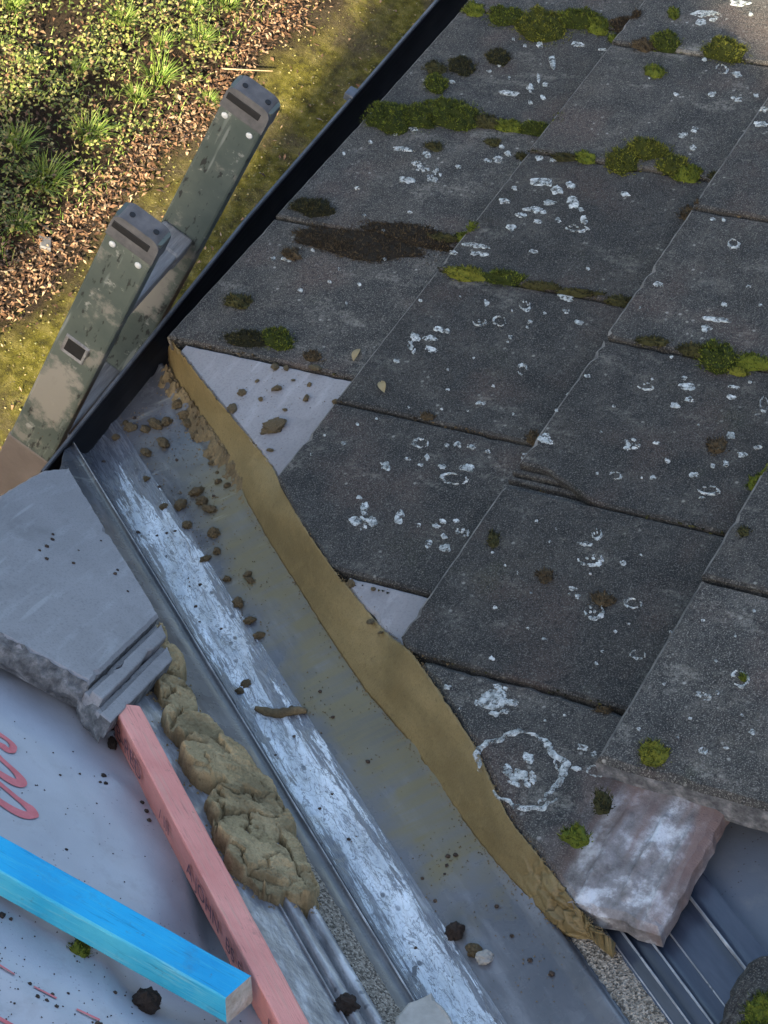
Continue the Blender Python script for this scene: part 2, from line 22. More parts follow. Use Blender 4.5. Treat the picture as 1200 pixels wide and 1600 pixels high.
MUP = [(-0.0024, -0.0124, 0.0014), (-0.009, 0.1075, -0.0048), (-0.0178, 0.2099, -0.0096), (-0.0252, 0.3224, -0.0155), (-0.005, 0.4726, -0.0046), (-0.0077, 0.5834, -0.0116), (-0.0112, 0.6158, -0.013), (-0.019, 0.7066, -0.0172), (-0.0161, 0.7781, 0.0041), (-0.0193, 0.8223, 0.002), (-0.0202, 0.9435, -0.0061), (-0.0135, 1.0204, -0.0138), (-0.0093, 1.0752, -0.019), (-0.0134, 1.129, -0.0212), (-0.017, 1.1901, -0.0248), (-0.0201, 1.2352, -0.0268), (-0.0272, 1.2638, -0.027)]
CUT = [(0.0027, -0.0074), (0.0206, 0.0175), (0.0382, 0.042), (0.0555, 0.0662), (0.0726, 0.0901), (0.0871, 0.1117), (0.1014, 0.1329), (0.116, 0.1545), (0.1299, 0.1752), (0.1464, 0.1987), (0.1627, 0.2219), (0.1788, 0.2448), (0.1946, 0.2674), (0.2394, 0.3116), (0.2593, 0.3336), (0.2788, 0.3552), (0.2986, 0.377), (0.3157, 0.3993), (0.3326, 0.4213), (0.3492, 0.443), (0.3661, 0.4648), (0.3701, 0.4714), (0.3746, 0.4784), (0.3791, 0.4853), (0.3836, 0.4922), (0.3966, 0.5115), (0.4091, 0.5302), (0.4218, 0.5491), (0.4344, 0.5677), (0.4391, 0.5781), (0.4441, 0.5889), (0.4488, 0.5992), (0.4746, 0.627), (0.4807, 0.636), (0.4872, 0.6453), (0.4933, 0.6542), (0.4997, 0.6634), (0.5191, 0.6877), (0.5381, 0.7116), (0.5568, 0.7351), (0.5752, 0.7583), (0.5888, 0.7722), (0.6025, 0.7863), (0.6158, 0.7999), (0.6292, 0.8137), (0.6387, 0.8237), (0.6486, 0.834), (0.6579, 0.8438), (0.6672, 0.8536), (0.6748, 0.8648), (0.6823, 0.8759), (0.6902, 0.8872), (0.6976, 0.8982), (0.7067, 0.9108), (0.7154, 0.9231), (0.7243, 0.9355), (0.7332, 0.9478), (0.7399, 0.9573), (0.7462, 0.9665), (0.7524, 0.9756), (0.759, 0.9849), (0.7621, 0.9917), (0.7653, 0.9985), (0.768, 1.0049), (0.7711, 1.0117)]
HEADEND = [(0.5755, 0.9924), (0.5964, 1.0818), (0.7557, 1.0839), (0.7719, 0.9912), (0.6182, 0.9436)]
BROKEN = [(0.1384, 0.6003), (0.1363, 0.6441), (0.1623, 0.7048), (0.1775, 0.7291), (0.1729, 0.9088)]
LTILE = [(-0.2199, -0.2466, 0.0), (-0.2593, -0.2343, 0.0), (-0.1245, -0.1118, 0.0), (0.0, 0.0, 0.0), (0.2353, -0.0009, 0.0), (0.2371, -0.116, -0.0), (-0.0835, -0.2576, 0.0)]
LGROOVE = [(0.0, 0.0, 0.0), (0.2353, -0.0009, 0.0), (0.0396, 0.025, 0.0), (0.2542, 0.0269, -0.0), (0.2791, 0.0455, 0.0)]
TEND = [(0.1644, 0.0419, -0.1324), (0.1434, 0.0336, -0.125), (0.1, -0.001, -0.1096), (0.0521, -0.033, -0.0927), (0.0006, -0.0592, -0.0745)]
LUMPS = [(0.2204, 0.5974, -0.0352, 0.0068, 0.0106), (0.221, 0.6496, -0.0349, 0.0167, 0.0106), (0.2443, 0.6658, -0.0256, 0.0106, 0.0091), (0.2342, 0.6868, -0.0296, 0.019, 0.0106), (0.2446, 0.7315, -0.0254, 0.0228, 0.0198), (0.2346, 0.7645, -0.0295, 0.0137, 0.0122), (0.244, 0.8008, -0.0257, 0.0319, 0.0274), (0.2749, 0.8012, -0.0132, 0.0106, 0.0137), (0.2399, 0.8378, -0.0273, 0.0122, 0.0076), (0.2658, 0.8786, -0.0169, 0.0213, 0.0167), (0.2272, 0.8733, -0.0324, 0.0289, 0.0304), (0.2711, 0.9333, -0.0148, 0.0137, 0.0091), (0.2509, 0.9586, -0.0229, 0.0365, 0.0243), (0.2066, 0.9229, -0.0407, 0.019, 0.0304), (0.2827, 0.9974, -0.0101, 0.0137, 0.0122), (0.2819, 1.0278, -0.0104, 0.0198, 0.0137), (0.2488, 1.0345, -0.0237, 0.0243, 0.0243), (0.2752, 1.0755, -0.0131, 0.0137, 0.0106), (0.2148, 1.0183, -0.0374, 0.0068, 0.0266), (0.2333, 1.0851, -0.03, 0.0152, 0.0106), (0.2424, 1.0698, -0.0263, 0.0106, 0.0091)]
CRUMB_T = [(0.0438, 0.0628, 0.0128, 0.008), (0.0578, 0.063, 0.008, 0.0064), (0.0294, 0.0666, 0.008, 0.0064), (0.0973, 0.0512, 0.008, 0.008), (0.074, 0.0448, 0.008, 0.0064), (0.0755, 0.0268, 0.0048, 0.004), (0.0617, 0.0244, 0.004, 0.0032), (0.049, 0.1108, 0.0088, 0.0096), (0.0738, 0.1137, 0.0088, 0.0064), (0.1266, 0.0881, 0.004, 0.0032), (0.0924, 0.1693, 0.0048, 0.0064), (0.0834, 0.1961, 0.0032, 0.0032), (0.0455, 0.1566, 0.0032, 0.0024), (0.0481, 0.2441, 0.0096, 0.0064), (0.0741, 0.2549, 0.0088, 0.0072), (0.0928, 0.2421, 0.0072, 0.0056), (0.0488, 0.2687, 0.0096, 0.008), (0.0461, 0.291, 0.0096, 0.008), (0.032, 0.2665, 0.004, 0.0024), (0.081, 0.3001, 0.0064, 0.0056), (0.0597, 0.3412, 0.0104, 0.0088), (0.0845, 0.3819, 0.008, 0.0056), (0.0675, 0.3776, 0.008, 0.0064), (0.0754, 0.4376, 0.0048, 0.0048), (0.0516, 0.447, 0.0072, 0.0048), (0.0533, 0.4608, 0.0064, 0.0064), (0.0804, 0.4907, 0.0088, 0.0072), (0.0805, 0.5319, 0.0072, 0.0072), (0.0804, 0.5652, 0.0072, 0.0064), (0.0971, 0.3009, 0.0032, 0.0032), (0.1067, 0.2959, 0.0032, 0.0024), (0.1186, 0.2922, 0.0032, 0.0032), (0.1373, 0.2696, 0.004, 0.0032), (0.1063, 0.4238, 0.0032, 0.0032), (0.1176, 0.4173, 0.0024, 0.0024), (0.1244, 0.4585, 0.0032, 0.0032), (0.1299, 0.4909, 0.0032, 0.0032), (0.1131, 0.5208, 0.0032, 0.0024), (0.1226, 0.6343, 0.0072, 0.0048), (0.1334, 0.6419, 0.0056, 0.004), (0.0938, 0.7073, 0.004, 0.0032), (0.0828, 0.7201, 0.004, 0.0032), (0.0565, 0.704, 0.0032, 0.0024), (0.0604, 0.7538, 0.0032, 0.0024), (0.0552, 0.8472, 0.004, 0.0032), (0.0402, 1.0339, 0.004, 0.0032), (0.0328, 1.0373, 0.0048, 0.0024), (0.0465, 1.0448, 0.0032, 0.0024), (-0.0003, 1.0102, 0.0032, 0.0024), (0.0749, 1.0455, 0.0024, 0.0024), (0.053, 1.0544, 0.0024, 0.0016), (0.1183, 1.129, 0.0032, 0.0024), (0.0765, 1.0827, 0.0032, 0.0024), (0.0275, 1.1291, 0.0032, 0.0032), (0.0313, 1.1747, 0.0032, 0.0024), (0.0301, 1.2146, 0.004, 0.0032), (0.0201, 1.2441, 0.0048, 0.0032), (0.1082, 0.7547, 0.0032, 0.0024), (0.1375, 0.7698, 0.0032, 0.0024), (0.1064, 0.8686, 0.0032, 0.0024), (0.1261, 0.8797, 0.0032, 0.0024), (0.1174, 0.943, 0.0032, 0.0024), (0.0057, 0.0788, 0.0056, 0.004), (0.0012, 0.0551, 0.008, 0.0072), (0.0008, 0.0833, 0.0072, 0.0072), (0.005, 0.1033, 0.0072, 0.0064), (0.0024, 0.1274, 0.0064, 0.0056), (0.0027, 0.154, 0.0056, 0.0048), (0.0034, 0.1765, 0.0048, 0.0048), (0.0032, 0.2012, 0.0048, 0.0048), (0.0053, 0.2271, 0.0048, 0.0048), (-0.002, 0.0242, 0.0064, 0.0056), (-0.0018, -0.0026, 0.0056, 0.0048), (0.0071, 0.2495, 0.004, 0.004), (0.0098, 0.2692, 0.004, 0.004)]
CRUMB_R = [(0.0107, 0.167, 0.0102, 0.0042), (0.0513, 0.1929, 0.0076, 0.0059), (0.0076, 0.183, 0.0051, 0.0042), (-0.002, 0.2242, 0.0093, 0.0068), (0.0739, 0.151, 0.0093, 0.0042), (0.123, 0.2298, 0.0153, 0.0102), (0.0774, 0.1823, 0.0042, 0.0034), (0.0293, 0.2318, 0.0042, 0.0025), (0.0567, 0.2424, 0.0093, 0.0025), (0.0509, 0.2848, 0.0068, 0.0042), (0.1068, 0.1552, 0.0093, 0.0042), (0.0442, 0.1574, 0.0034, 0.0025), (0.0276, 0.205, 0.0034, 0.0025), (0.0866, 0.2259, 0.0034, 0.0025), (0.1664, 0.2483, 0.0042, 0.0034), (0.4393, 0.5653, 0.0034, 0.0025), (0.4274, 0.5456, 0.0051, 0.0042), (0.3775, 0.4911, 0.0076, 0.0051), (0.3757, 0.5219, 0.0051, 0.0034)]
CRUMB_L = [(-0.0392, -0.1648, 0.0045, 0.0023), (-0.0134, -0.162, 0.0045, 0.003), (0.0057, -0.1637, 0.003, 0.0023), (0.0168, -0.1493, 0.0037, 0.003), (-0.0086, -0.1227, 0.003, 0.003), (-0.0385, -0.0769, 0.0037, 0.003), (-0.0519, -0.0785, 0.003, 0.0023), (-0.0126, -0.0492, 0.0023, 0.0023), (-0.0532, -0.1697, 0.003, 0.0023), (-0.1051, -0.1228, 0.0023, 0.0015), (-0.0481, -0.1317, 0.0023, 0.0015)]
CRUMB_M = [(0.2118, 0.0362, 0.0079, 0.0065), (0.2411, 0.0517, 0.0094, 0.0072), (0.3092, 0.0688, 0.0043, 0.0029), (0.3231, 0.0766, 0.0036, 0.0022), (0.3307, 0.048, 0.0022, 0.0014), (0.3613, 0.0346, 0.0022, 0.0014), (0.6409, 0.2487, 0.0209, 0.0122), (0.6261, 0.1689, 0.0151, 0.0079), (0.4869, 0.094, 0.0022, 0.0022), (0.3249, 0.071, 0.0022, 0.0022), (0.7365, 0.1663, 0.0036, 0.0022), (0.7334, 0.1751, 0.0029, 0.0022), (0.7177, 0.1753, 0.0029, 0.0022), (0.7348, 0.1858, 0.0029, 0.0022), (0.7023, 0.186, 0.0022, 0.0014), (0.6586, 0.2201, 0.0029, 0.0022), (0.727, 0.2264, 0.0058, 0.0029), (0.6424, 0.0983, 0.0029, 0.0022), (0.6457, 0.0892, 0.0058, 0.0029), (0.7193, 0.1522, 0.0029, 0.0022), (0.3335, 0.131, 0.0036, 0.0029), (0.3465, 0.139, 0.0036, 0.0029), (0.3211, 0.1209, 0.0036, 0.0029)]
PINK_R = [(0.3212, 0.7828, -0.0021), (0.308, 1.0059, -0.0074), (0.3219, 1.3045, -0.0018)]
PINK_M = [(0.3358, 0.7928, 0.0038), (0.3312, 1.0104, 0.0019), (0.3483, 1.3073, 0.0088)]
PINK_L = [(0.3276, 0.7445, -0.0459), (0.3359, 0.9524, -0.0426), (0.3436, 1.256, -0.0394)]
BLUE = [(0.6391, 0.0659, -0.01), (0.6437, 0.2417, -0.01), (0.6435, 0.3119, -0.01), (0.595, 0.3256, -0.01), (0.685, 0.3192, -0.01), (0.5911, 0.0447, -0.01), (0.6843, 0.0859, -0.01)]
PRINT1 = [(0.3796, -0.0306, -0.053), (0.3616, -0.0228, -0.053), (0.3378, -0.0364, -0.053), (0.3437, -0.0465, -0.053)]
PRINT2 = [(0.3866, -0.0275, -0.053), (0.3862, -0.016, -0.053), (0.403, 0.006, -0.053), (0.4104, 0.01, -0.053), (0.4168, 0.0051, -0.053), (0.419, -0.0132, -0.053)]
PRINT3 = [(0.435, -0.0062, -0.053), (0.4373, 0.014, -0.053), (0.4488, 0.0349, -0.053), (0.4584, 0.0436, -0.053), (0.4658, 0.0377, -0.053), (0.4636, 0.0178, -0.053), (0.4574, 0.0037, -0.053)]
DASH = [(0.7197, 0.1231, -0.053), (0.7227, 0.1468, -0.053), (0.7208, 0.1677, -0.053), (0.7225, 0.1901, -0.053), (0.7202, 0.2115, -0.053), (0.7228, 0.2281, -0.053), (0.7898, 0.1507, -0.053), (0.7928, 0.1619, -0.053)]
RUND = [(0.5348, 1.0858), (0.8266, 1.0628), (0.7867, 1.1846)]
CHUNK = [(0.8456, 1.164), (0.7908, 1.1584), (0.7576, 1.1585), (0.7435, 1.1766)]
STONE = [(0.2101, 1.2617, -0.0663), (0.177, 1.237, -0.0796), (0.1521, 1.2311, -0.0897), (0.147, 1.2595, -0.0917)]
RUNGS = [(0.1, -0.1104, -0.0263)]
RUNG2 = [(-0.17, -0.0974, 0.006), (-0.17, -0.154, -0.3534)]
RIVETS1 = [(0.1, -0.0877, 0.2281), (0.1, -0.0464, 0.2196), (0.1, -0.0481, 0.2777), (0.1, -0.0315, 0.2776)]
RIVETS2 = [(-0.17, -0.0699, 0.272), (-0.17, -0.0277, 0.2627)]
TUFTS = [(-2.7333, -1.2588, 28), (-2.6286, -1.2601, 18), (-2.4063, -1.2835, 30), (-2.1779, -1.286, 34), (-2.5854, -1.4416, 14), (-2.9436, -1.2418, 22), (-3.1413, -1.2579, 20), (-1.9927, -1.2486, 20), (-2.7578, -1.097, 16), (-2.2159, -1.4068, 26), (-2.5193, -1.5526, 12), (-2.8545, -1.4566, 22), (-2.6791, -1.7245, 20), (-3.0475, -1.3269, 20), (-2.8416, -1.3141, 16)]
CLIP = [(-0.6458, -0.0528, -0.045)]
W = 0.30                 # cover width of a roof tile
TILE_LEN = 0.475
GROUND_Z = -2.40

# ------------------------------------------------------------------ camera, sky, sun, exposure
scene = bpy.context.scene
for o in list(bpy.data.objects):
    bpy.data.objects.remove(o)
cam_data = bpy.data.cameras.new("camera")
cam_data.sensor_fit = 'VERTICAL'
cam_data.sensor_height = 36.0
cam_data.sensor_width = 27.0
cam_data.lens = LENS
cam_data.clip_start = 0.05
cam_data.clip_end = 500.0
cam = bpy.data.objects.new("camera", cam_data)
scene.collection.objects.link(cam)
mw = Matrix([list(CAM_R[0]) + [0], list(CAM_R[1]) + [0], list(CAM_R[2]) + [0], [0, 0, 0, 1]]).transposed()
mw.translation = Vector(CAM_C)
cam.matrix_world = mw
scene.camera = cam

SUN_EL = math.radians(22.8)
SUN_AZ = math.radians(5.8)          # from +X towards +Y
SUN_DIR = Vector((math.cos(SUN_EL) * math.cos(SUN_AZ), math.cos(SUN_EL) * math.sin(SUN_AZ), math.sin(SUN_EL)))
world = bpy.data.worlds.new("World")
scene.world = world
world.use_nodes = True
wn = world.node_tree
bg = wn.nodes.get("Background") or wn.nodes.new("ShaderNodeBackground")
sky = wn.nodes.new("ShaderNodeTexSky")
sky.sky_type = 'NISHITA'
sky.sun_disc = False
sky.sun_elevation = SUN_EL
sky.sun_rotation = math.pi / 2 - SUN_AZ
sky.air_density = 1.0
sky.dust_density = 2.4
sky.ozone_density = 1.0
wn.links.new(sky.outputs[0], bg.inputs[0])
bg.inputs[1].default_value = 0.095
sun_data = bpy.data.lights.new("sun", 'SUN')
sun_data.energy = 5.0
sun_data.angle = math.radians(0.53)
sun_data.color = (1.0, 0.88, 0.66)
sun = bpy.data.objects.new("sun", sun_data)
scene.collection.objects.link(sun)
sun.rotation_euler = SUN_DIR.to_track_quat('Z', 'Y').to_euler()
sun.location = SUN_DIR * 20
vs = scene.view_settings
vs.view_transform = 'Standard'
vs.look = 'None'
vs.exposure = 2.38
vs.gamma = 1.0
vs.use_curve_mapping = False
scene.cycles.max_bounces = 5
scene.cycles.diffuse_bounces = 3
scene.cycles.glossy_bounces = 2
scene.cycles.transparent_max_bounces = 6
scene.cycles.caustics_reflective = False
scene.cycles.caustics_refractive = False

# ------------------------------------------------------------------ helpers
random.seed(11)
COL = scene.collection
CP, SP = math.cos(PITCH), math.sin(PITCH)


def frame(o, a, b, c):
    m = Matrix([list(a) + [0], list(b) + [0], list(c) + [0], [0, 0, 0, 1]]).transposed()
    m.translation = Vector(o)
    return m


MR = frame((0, 0, 0), (1, 0, 0), (0, CP, SP), (0, -SP, CP))      # old roof: x along the eave, s up the slope, height
MV = frame(VO, VC, VT, VN)                                       # valley: across, along, up
ML = frame(LO, LB, LA, LN)                                       # stripped roof: up the slope, along the eave, height


def tag(o, label=None, cat=None, group=None, kind=None):
    if label:
        o["label"] = label
    if cat:
        o["category"] = cat
    if group:
        o["group"] = group
    if kind:
        o["kind"] = kind
    return o


def mesh_data(name, verts, faces, mats, smooth=False, midx=None):
    me = bpy.data.meshes.new(name)
    me.from_pydata([tuple(v) for v in verts], [], faces)
    for m in (mats if isinstance(mats, (list, tuple)) else [mats]):
        me.materials.append(m)
    if midx:
        me.polygons.foreach_set("material_index", midx)
    if smooth:
        me.polygons.foreach_set("use_smooth", [True] * len(me.polygons))
    me.update()
    return me


def put(name, me, parent=None, matrix=None):
    o = bpy.data.objects.new(name, me)
    COL.objects.link(o)
    if parent is not None:
        o.parent = parent
    if matrix is not None:
        if parent is not None:
            o.matrix_parent_inverse = Matrix()
            o.matrix_basis = matrix
        else:
            o.matrix_world = matrix
    return o


def obj(name, verts, faces, mat, parent=None, matrix=None, smooth=False, midx=None):
    return put(name, mesh_data(name, verts, faces, mat, smooth, midx), parent, matrix)


def empty(name, matrix):
    o = bpy.data.objects.new(name, None)
    o.empty_display_size = 0.1
    COL.objects.link(o)
    o.matrix_world = matrix
    return o


def bm_mesh(bm, name, mats, smooth=False):
    me = bpy.data.meshes.new(name)
    bm.normal_update()
    bm.to_mesh(me)
    bm.free()
    for m in (mats if isinstance(mats, (list, tuple)) else [mats]):
        me.materials.append(m)
    if smooth:
        me.polygons.foreach_set("use_smooth", [True] * len(me.polygons))
    return me


def rbox(name, p0, p1, mat, bevel=0.002, parent=None, matrix=None, seg=2):
    """bevelled box between two corners"""
    bm = bmesh.new()
    bmesh.ops.create_cube(bm, size=1.0)
    c = [(a + b) / 2 for a, b in zip(p0, p1)]
    d = [abs(b - a) for a, b in zip(p0, p1)]
    for v in bm.verts:
        v.co = Vector((c[0] + v.co.x * d[0], c[1] + v.co.y * d[1], c[2] + v.co.z * d[2]))
    if bevel:
        bmesh.ops.bevel(bm, geom=list(bm.edges), offset=bevel, segments=seg, affect='EDGES', profile=0.5)
    return put(name, bm_mesh(bm, name, mat), parent, matrix)


def lerp_table(tab, x, ki=0, vi=1):
    if x <= tab[0][ki]:
        return tab[0][vi]
    for a, b in zip(tab, tab[1:]):
        if x <= b[ki]:
            f = (x - a[ki]) / max(1e-9, b[ki] - a[ki])
            return a[vi] + f * (b[vi] - a[vi])
    return tab[-1][vi]


def nz(x, y, z=0.0, s=1.0):
    return noise.noise(Vector((x * s, y * s, z * s)))


def fbm(x, y, z=0.0, s=1.0, oct=4):
    return noise.fractal(Vector((x * s, y * s, z * s)), 1.0, 2.0, oct)


# ------------------------------------------------------------------ materials
class MB:
    def __init__(self, name):
        self.m = bpy.data.materials.new(name)
        self.m.use_nodes = True
        self.t = self.m.node_tree
        self.b = self.t.nodes["Principled BSDF"]
        self.co = self.t.nodes.new("ShaderNodeTexCoord").outputs["Object"]

    def _set(self, sock, v):
        if hasattr(v, "is_linked"):
            self.t.links.new(v, sock)
        elif isinstance(v, (tuple, list)):
            sock.default_value = (*v, 1.0) if len(v) == 3 and sock.type == 'RGBA' else v
        else:
            sock.default_value = v

    def node(self, typ, out=0, props=None, **inp):
        n = self.t.nodes.new(typ)
        for k, v in (props or {}).items():
            setattr(n, k, v)
        for k, v in inp.items():
            key = int(k[1:]) if k[0] == "_" and k[1:].isdigit() else k.replace("_", " ")
            self._set(n.inputs[key], v)
        return n.outputs[out]

    def noise(self, scale, detail=4, rough=0.55, dist=0.0, co=None, out=0):
        return self.node("ShaderNodeTexNoise", out, None, Vector=co or self.co, Scale=scale, Detail=detail, Roughness=rough, Distortion=dist)

    def voro(self, scale, out=0, feature='F1', co=None, rnd=1.0):
        return self.node("ShaderNodeTexVoronoi", out, {"feature": feature}, Vector=co or self.co, Scale=scale, Randomness=rnd)

    def ramp(self, f, stops):
        n = self.t.nodes.new("ShaderNodeValToRGB")
        self._set(n.inputs[0], f)
        e = n.color_ramp.elements
        while len(e) < len(stops):
            e.new(0.5)
        for i, (p, c) in enumerate(stops):
            e[i].position = p
            c = (c, c, c) if not isinstance(c, (tuple, list)) else c
            e[i].color = (*c, 1.0)
        return n.outputs[0]

    def mix(self, f, a, b, mode='MIX'):
        n = self.t.nodes.new("ShaderNodeMix")
        n.data_type = 'RGBA'
        n.blend_type = mode
        self._set(n.inputs[0], f)
        self._set(n.inputs[6], a)
        self._set(n.inputs[7], b)
        return n.outputs[2]

    def math(self, op, a, b=0.0, clamp=False):
        n = self.t.nodes.new("ShaderNodeMath")
        n.operation = op
        n.use_clamp = clamp
        self._set(n.inputs[0], a)
        self._set(n.inputs[1], b)
        return n.outputs[0]

    def map(self, scale=(1, 1, 1), rot=(0, 0, 0), loc=(0, 0, 0), co=None):
        n = self.t.nodes.new("ShaderNodeMapping")
        self._set(n.inputs[0], co or self.co)
        n.inputs[1].default_value = loc
        n.inputs[2].default_value = rot
        n.inputs[3].default_value = scale
        return n.outputs[0]

    def sep(self, i):
        n = self.t.nodes.new("ShaderNodeSeparateXYZ")
        self._set(n.inputs[0], self.co)
        return n.outputs[i]

    def rnd(self):
        return self.t.nodes.new("ShaderNodeObjectInfo").outputs["Random"]

    def bump(self, h, strength=0.5, dist=0.002, prev=None):
        n = self.t.nodes.new("ShaderNodeBump")
        n.inputs["Strength"].default_value = strength
        n.inputs["Distance"].default_value = dist
        self._set(n.inputs["Height"], h)
        if prev is not None:
            self._set(n.inputs["Normal"], prev)
        return n.outputs[0]

    def done(self, color, rough=0.8, normal=None, spec=0.4, metal=0.0, **kw):
        self._set(self.b.inputs["Base Color"], color)
        self._set(self.b.inputs["Roughness"], rough)
        self._set(self.b.inputs["Specular IOR Level"], spec)
        self._set(self.b.inputs["Metallic"], metal)
        if normal is not None:
            self._set(self.b.inputs["Normal"], normal)
        for k, v in kw.items():
            self._set(self.b.inputs[k.replace("_", " ")], v)
        return self.m


def make_old_tile(name, pale_head=False, lift=1.0):
    k = MB(name)
    big = k.noise(4.5, 4, 0.6)
    mid = k.noise(19, 4, 0.65)
    fine = k.noise(170, 3, 0.75)
    grain = k.noise(560, 2, 0.7)
    c = k.ramp(mid, [(0.32, (0.022, 0.024, 0.025)), (0.52, (0.048, 0.049, 0.049)), (0.72, (0.105, 0.103, 0.097))])
    c = k.mix(k.ramp(big, [(0.50, 0.0), (0.68, 0.5)]), c, (0.082, 0.074, 0.063))
    c = k.mix(k.ramp(k.noise(7.0, 3, 0.5, co=k.map(loc=(3, 1, 7))), [(0.53, 0.0), (0.66, 0.6)]), c, (0.095, 0.068, 0.060))
    c = k.mix(k.ramp(k.noise(8.0, 4, 0.65, co=k.map(loc=(9, 4, 2))), [(0.60, 0.0), (0.74, 0.5)]), c, (0.042, 0.050, 0.024))
    c = k.mix(k.ramp(fine, [(0.34, 0.85), (0.52, 0.0)]), c, (0.013, 0.014, 0.015))
    c = k.mix(k.ramp(grain, [(0.53, 0.0), (0.66, 0.8)]), c, (0.24, 0.236, 0.225))
    haze = k.math('MULTIPLY', k.ramp(k.noise(11, 5, 0.7, co=k.map(loc=(1, 6, 3), scale=(1.6, 0.7, 1))), [(0.57, 0.0), (0.74, 0.75)]), k.ramp(fine, [(0.38, 0.1), (0.6, 1.0)]))
    c = k.mix(haze, c, (0.33, 0.325, 0.30))
    sp = k.voro(75)
    c = k.mix(k.math('MULTIPLY', k.ramp(sp, [(0.10, 1.0), (0.22, 0.0)]), k.ramp(mid, [(0.52, 0.0), (0.62, 0.8)])), c, (0.36, 0.365, 0.35))
    v = k.math('MULTIPLY_ADD', k.rnd(), 0.42)
    k.t.nodes[-1].inputs[2].default_value = 0.56 * lift
    c = k.mix(1.0, c, v, 'MULTIPLY')
    c = k.mix(1.0, c, (0.93, 0.88, 0.80), 'MULTIPLY')
    if pale_head:
        s = k.sep(1)
        edge = k.math('ADD', s, k.math('MULTIPLY', k.math('SUBTRACT', k.noise(22, 4, 0.6), 0.5), 0.10))
        f = k.ramp(k.math('MULTIPLY', k.math('SUBTRACT', edge, 0.90), 10.0), [(0.05, 0.0), (0.70, 1.0)])
        pal = k.ramp(k.noise(26, 5, 0.68), [(0.34, (0.11, 0.10, 0.095)), (0.50, (0.225, 0.21, 0.205)), (0.64, (0.52, 0.52, 0.525))])
        pal = k.mix(k.ramp(k.noise(14, 3, 0.5, co=k.map(scale=(0.25, 1.8, 1))), [(0.46, 0.0), (0.60, 0.85)]), pal, (0.165, 0.105, 0.088))
        c = k.mix(f, c, pal)
    n = k.bump(fine, 0.7, 0.0026)
    n = k.bump(grain, 0.6, 0.0012, n)
    return k.done(c, 0.88, n, 0.3)


def make_new_tile(name, tint=(0.235, 0.223, 0.222)):
    k = MB(name)
    big = k.noise(6, 4, 0.6)
    st = k.noise(9, 5, 0.6, co=k.map(scale=(1.0, 6.0, 1), rot=(0, 0, 0.25)))
    fine = k.noise(320, 4, 0.7)
    c = k.ramp(big, [(0.3, tuple(v * 0.84 for v in tint)), (0.7, tuple(v * 1.16 for v in tint))])
    c = k.mix(k.ramp(st, [(0.54, 0.0), (0.70, 0.22)]), c, (0.46, 0.46, 0.46))
    c = k.mix(k.ramp(k.noise(12, 5, 0.7, co=k.map(loc=(5, 2, 1))), [(0.56, 0.0), (0.70, 0.35)]), c, (0.115, 0.105, 0.105))
    c = k.mix(k.ramp(fine, [(0.36, 0.35), (0.5, 0.0)]), c, (0.10, 0.10, 0.105))
    sc = k.noise(60, 2, 0.4, co=k.map(scale=(0.06, 1.0, 1), rot=(0, 0, 0.9)))
    c = k.mix(k.ramp(sc, [(0.68, 0.0), (0.72, 0.22)]), c, (0.50, 0.50, 0.49))
    n = k.bump(fine, 0.35, 0.0012)
    n = k.bump(k.noise(45, 4, 0.6), 0.25, 0.002, n)
    return k.done(c, 0.72, n, 0.35)


def make_rough_concrete(name):
    k = MB(name)
    a = k.noise(70, 6, 0.7)
    v = k.voro(150)
    c = k.ramp(a, [(0.32, (0.055, 0.055, 0.056)), (0.52, (0.15, 0.148, 0.145)), (0.70, (0.30, 0.29, 0.28))])
    n = k.bump(a, 1.0, 0.006)
    n = k.bump(v, 0.6, 0.002, n)
    return k.done(c, 0.92, n, 0.3)


def make_mortar(name, a, b, wet=0.55, smear=True):
    k = MB(name)
    big = k.noise(11, 5, 0.6)
    st = k.noise(7, 5, 0.6, co=k.map(scale=(3.0, 1.0, 3.0), rot=(0, 0, 0.2)))
    fine = k.noise(420, 4, 0.7)
    c = k.ramp(big, [(0.3, a), (0.7, b)])
    if smear:
        c = k.mix(k.ramp(st, [(0.45, 0.0), (0.62, 0.5)]), c, tuple(v * 0.72 for v in a))
    c = k.mix(k.ramp(k.noise(28, 6, 0.75, co=k.map(loc=(3, 5, 1))), [(0.52, 0.0), (0.70, 0.45)]), c, tuple(v * 1.22 for v in b))
    c = k.mix(k.ramp(k.noise(150, 3, 0.7), [(0.30, 0.5), (0.40, 0.0)]), c, tuple(v * 0.4 for v in a))
    c = k.mix(k.ramp(fine, [(0.35, 0.45), (0.5, 0.0)]), c, tuple(v * 0.55 for v in a))
    if not smear:
        c = k.mix(k.ramp(k.noise(17, 5, 0.7, co=k.map(loc=(8, 2, 5))), [(0.48, 0.0), (0.62, 0.7)]), c, tuple(v * 0.50 for v in a))
    n = k.bump(fine, 0.45 if smear else 0.8, 0.0016)
    n = k.bump(k.noise(60, 5, 0.6), 0.25 if smear else 0.6, 0.003, n)
    return k.done(c, wet, n, 0.35)


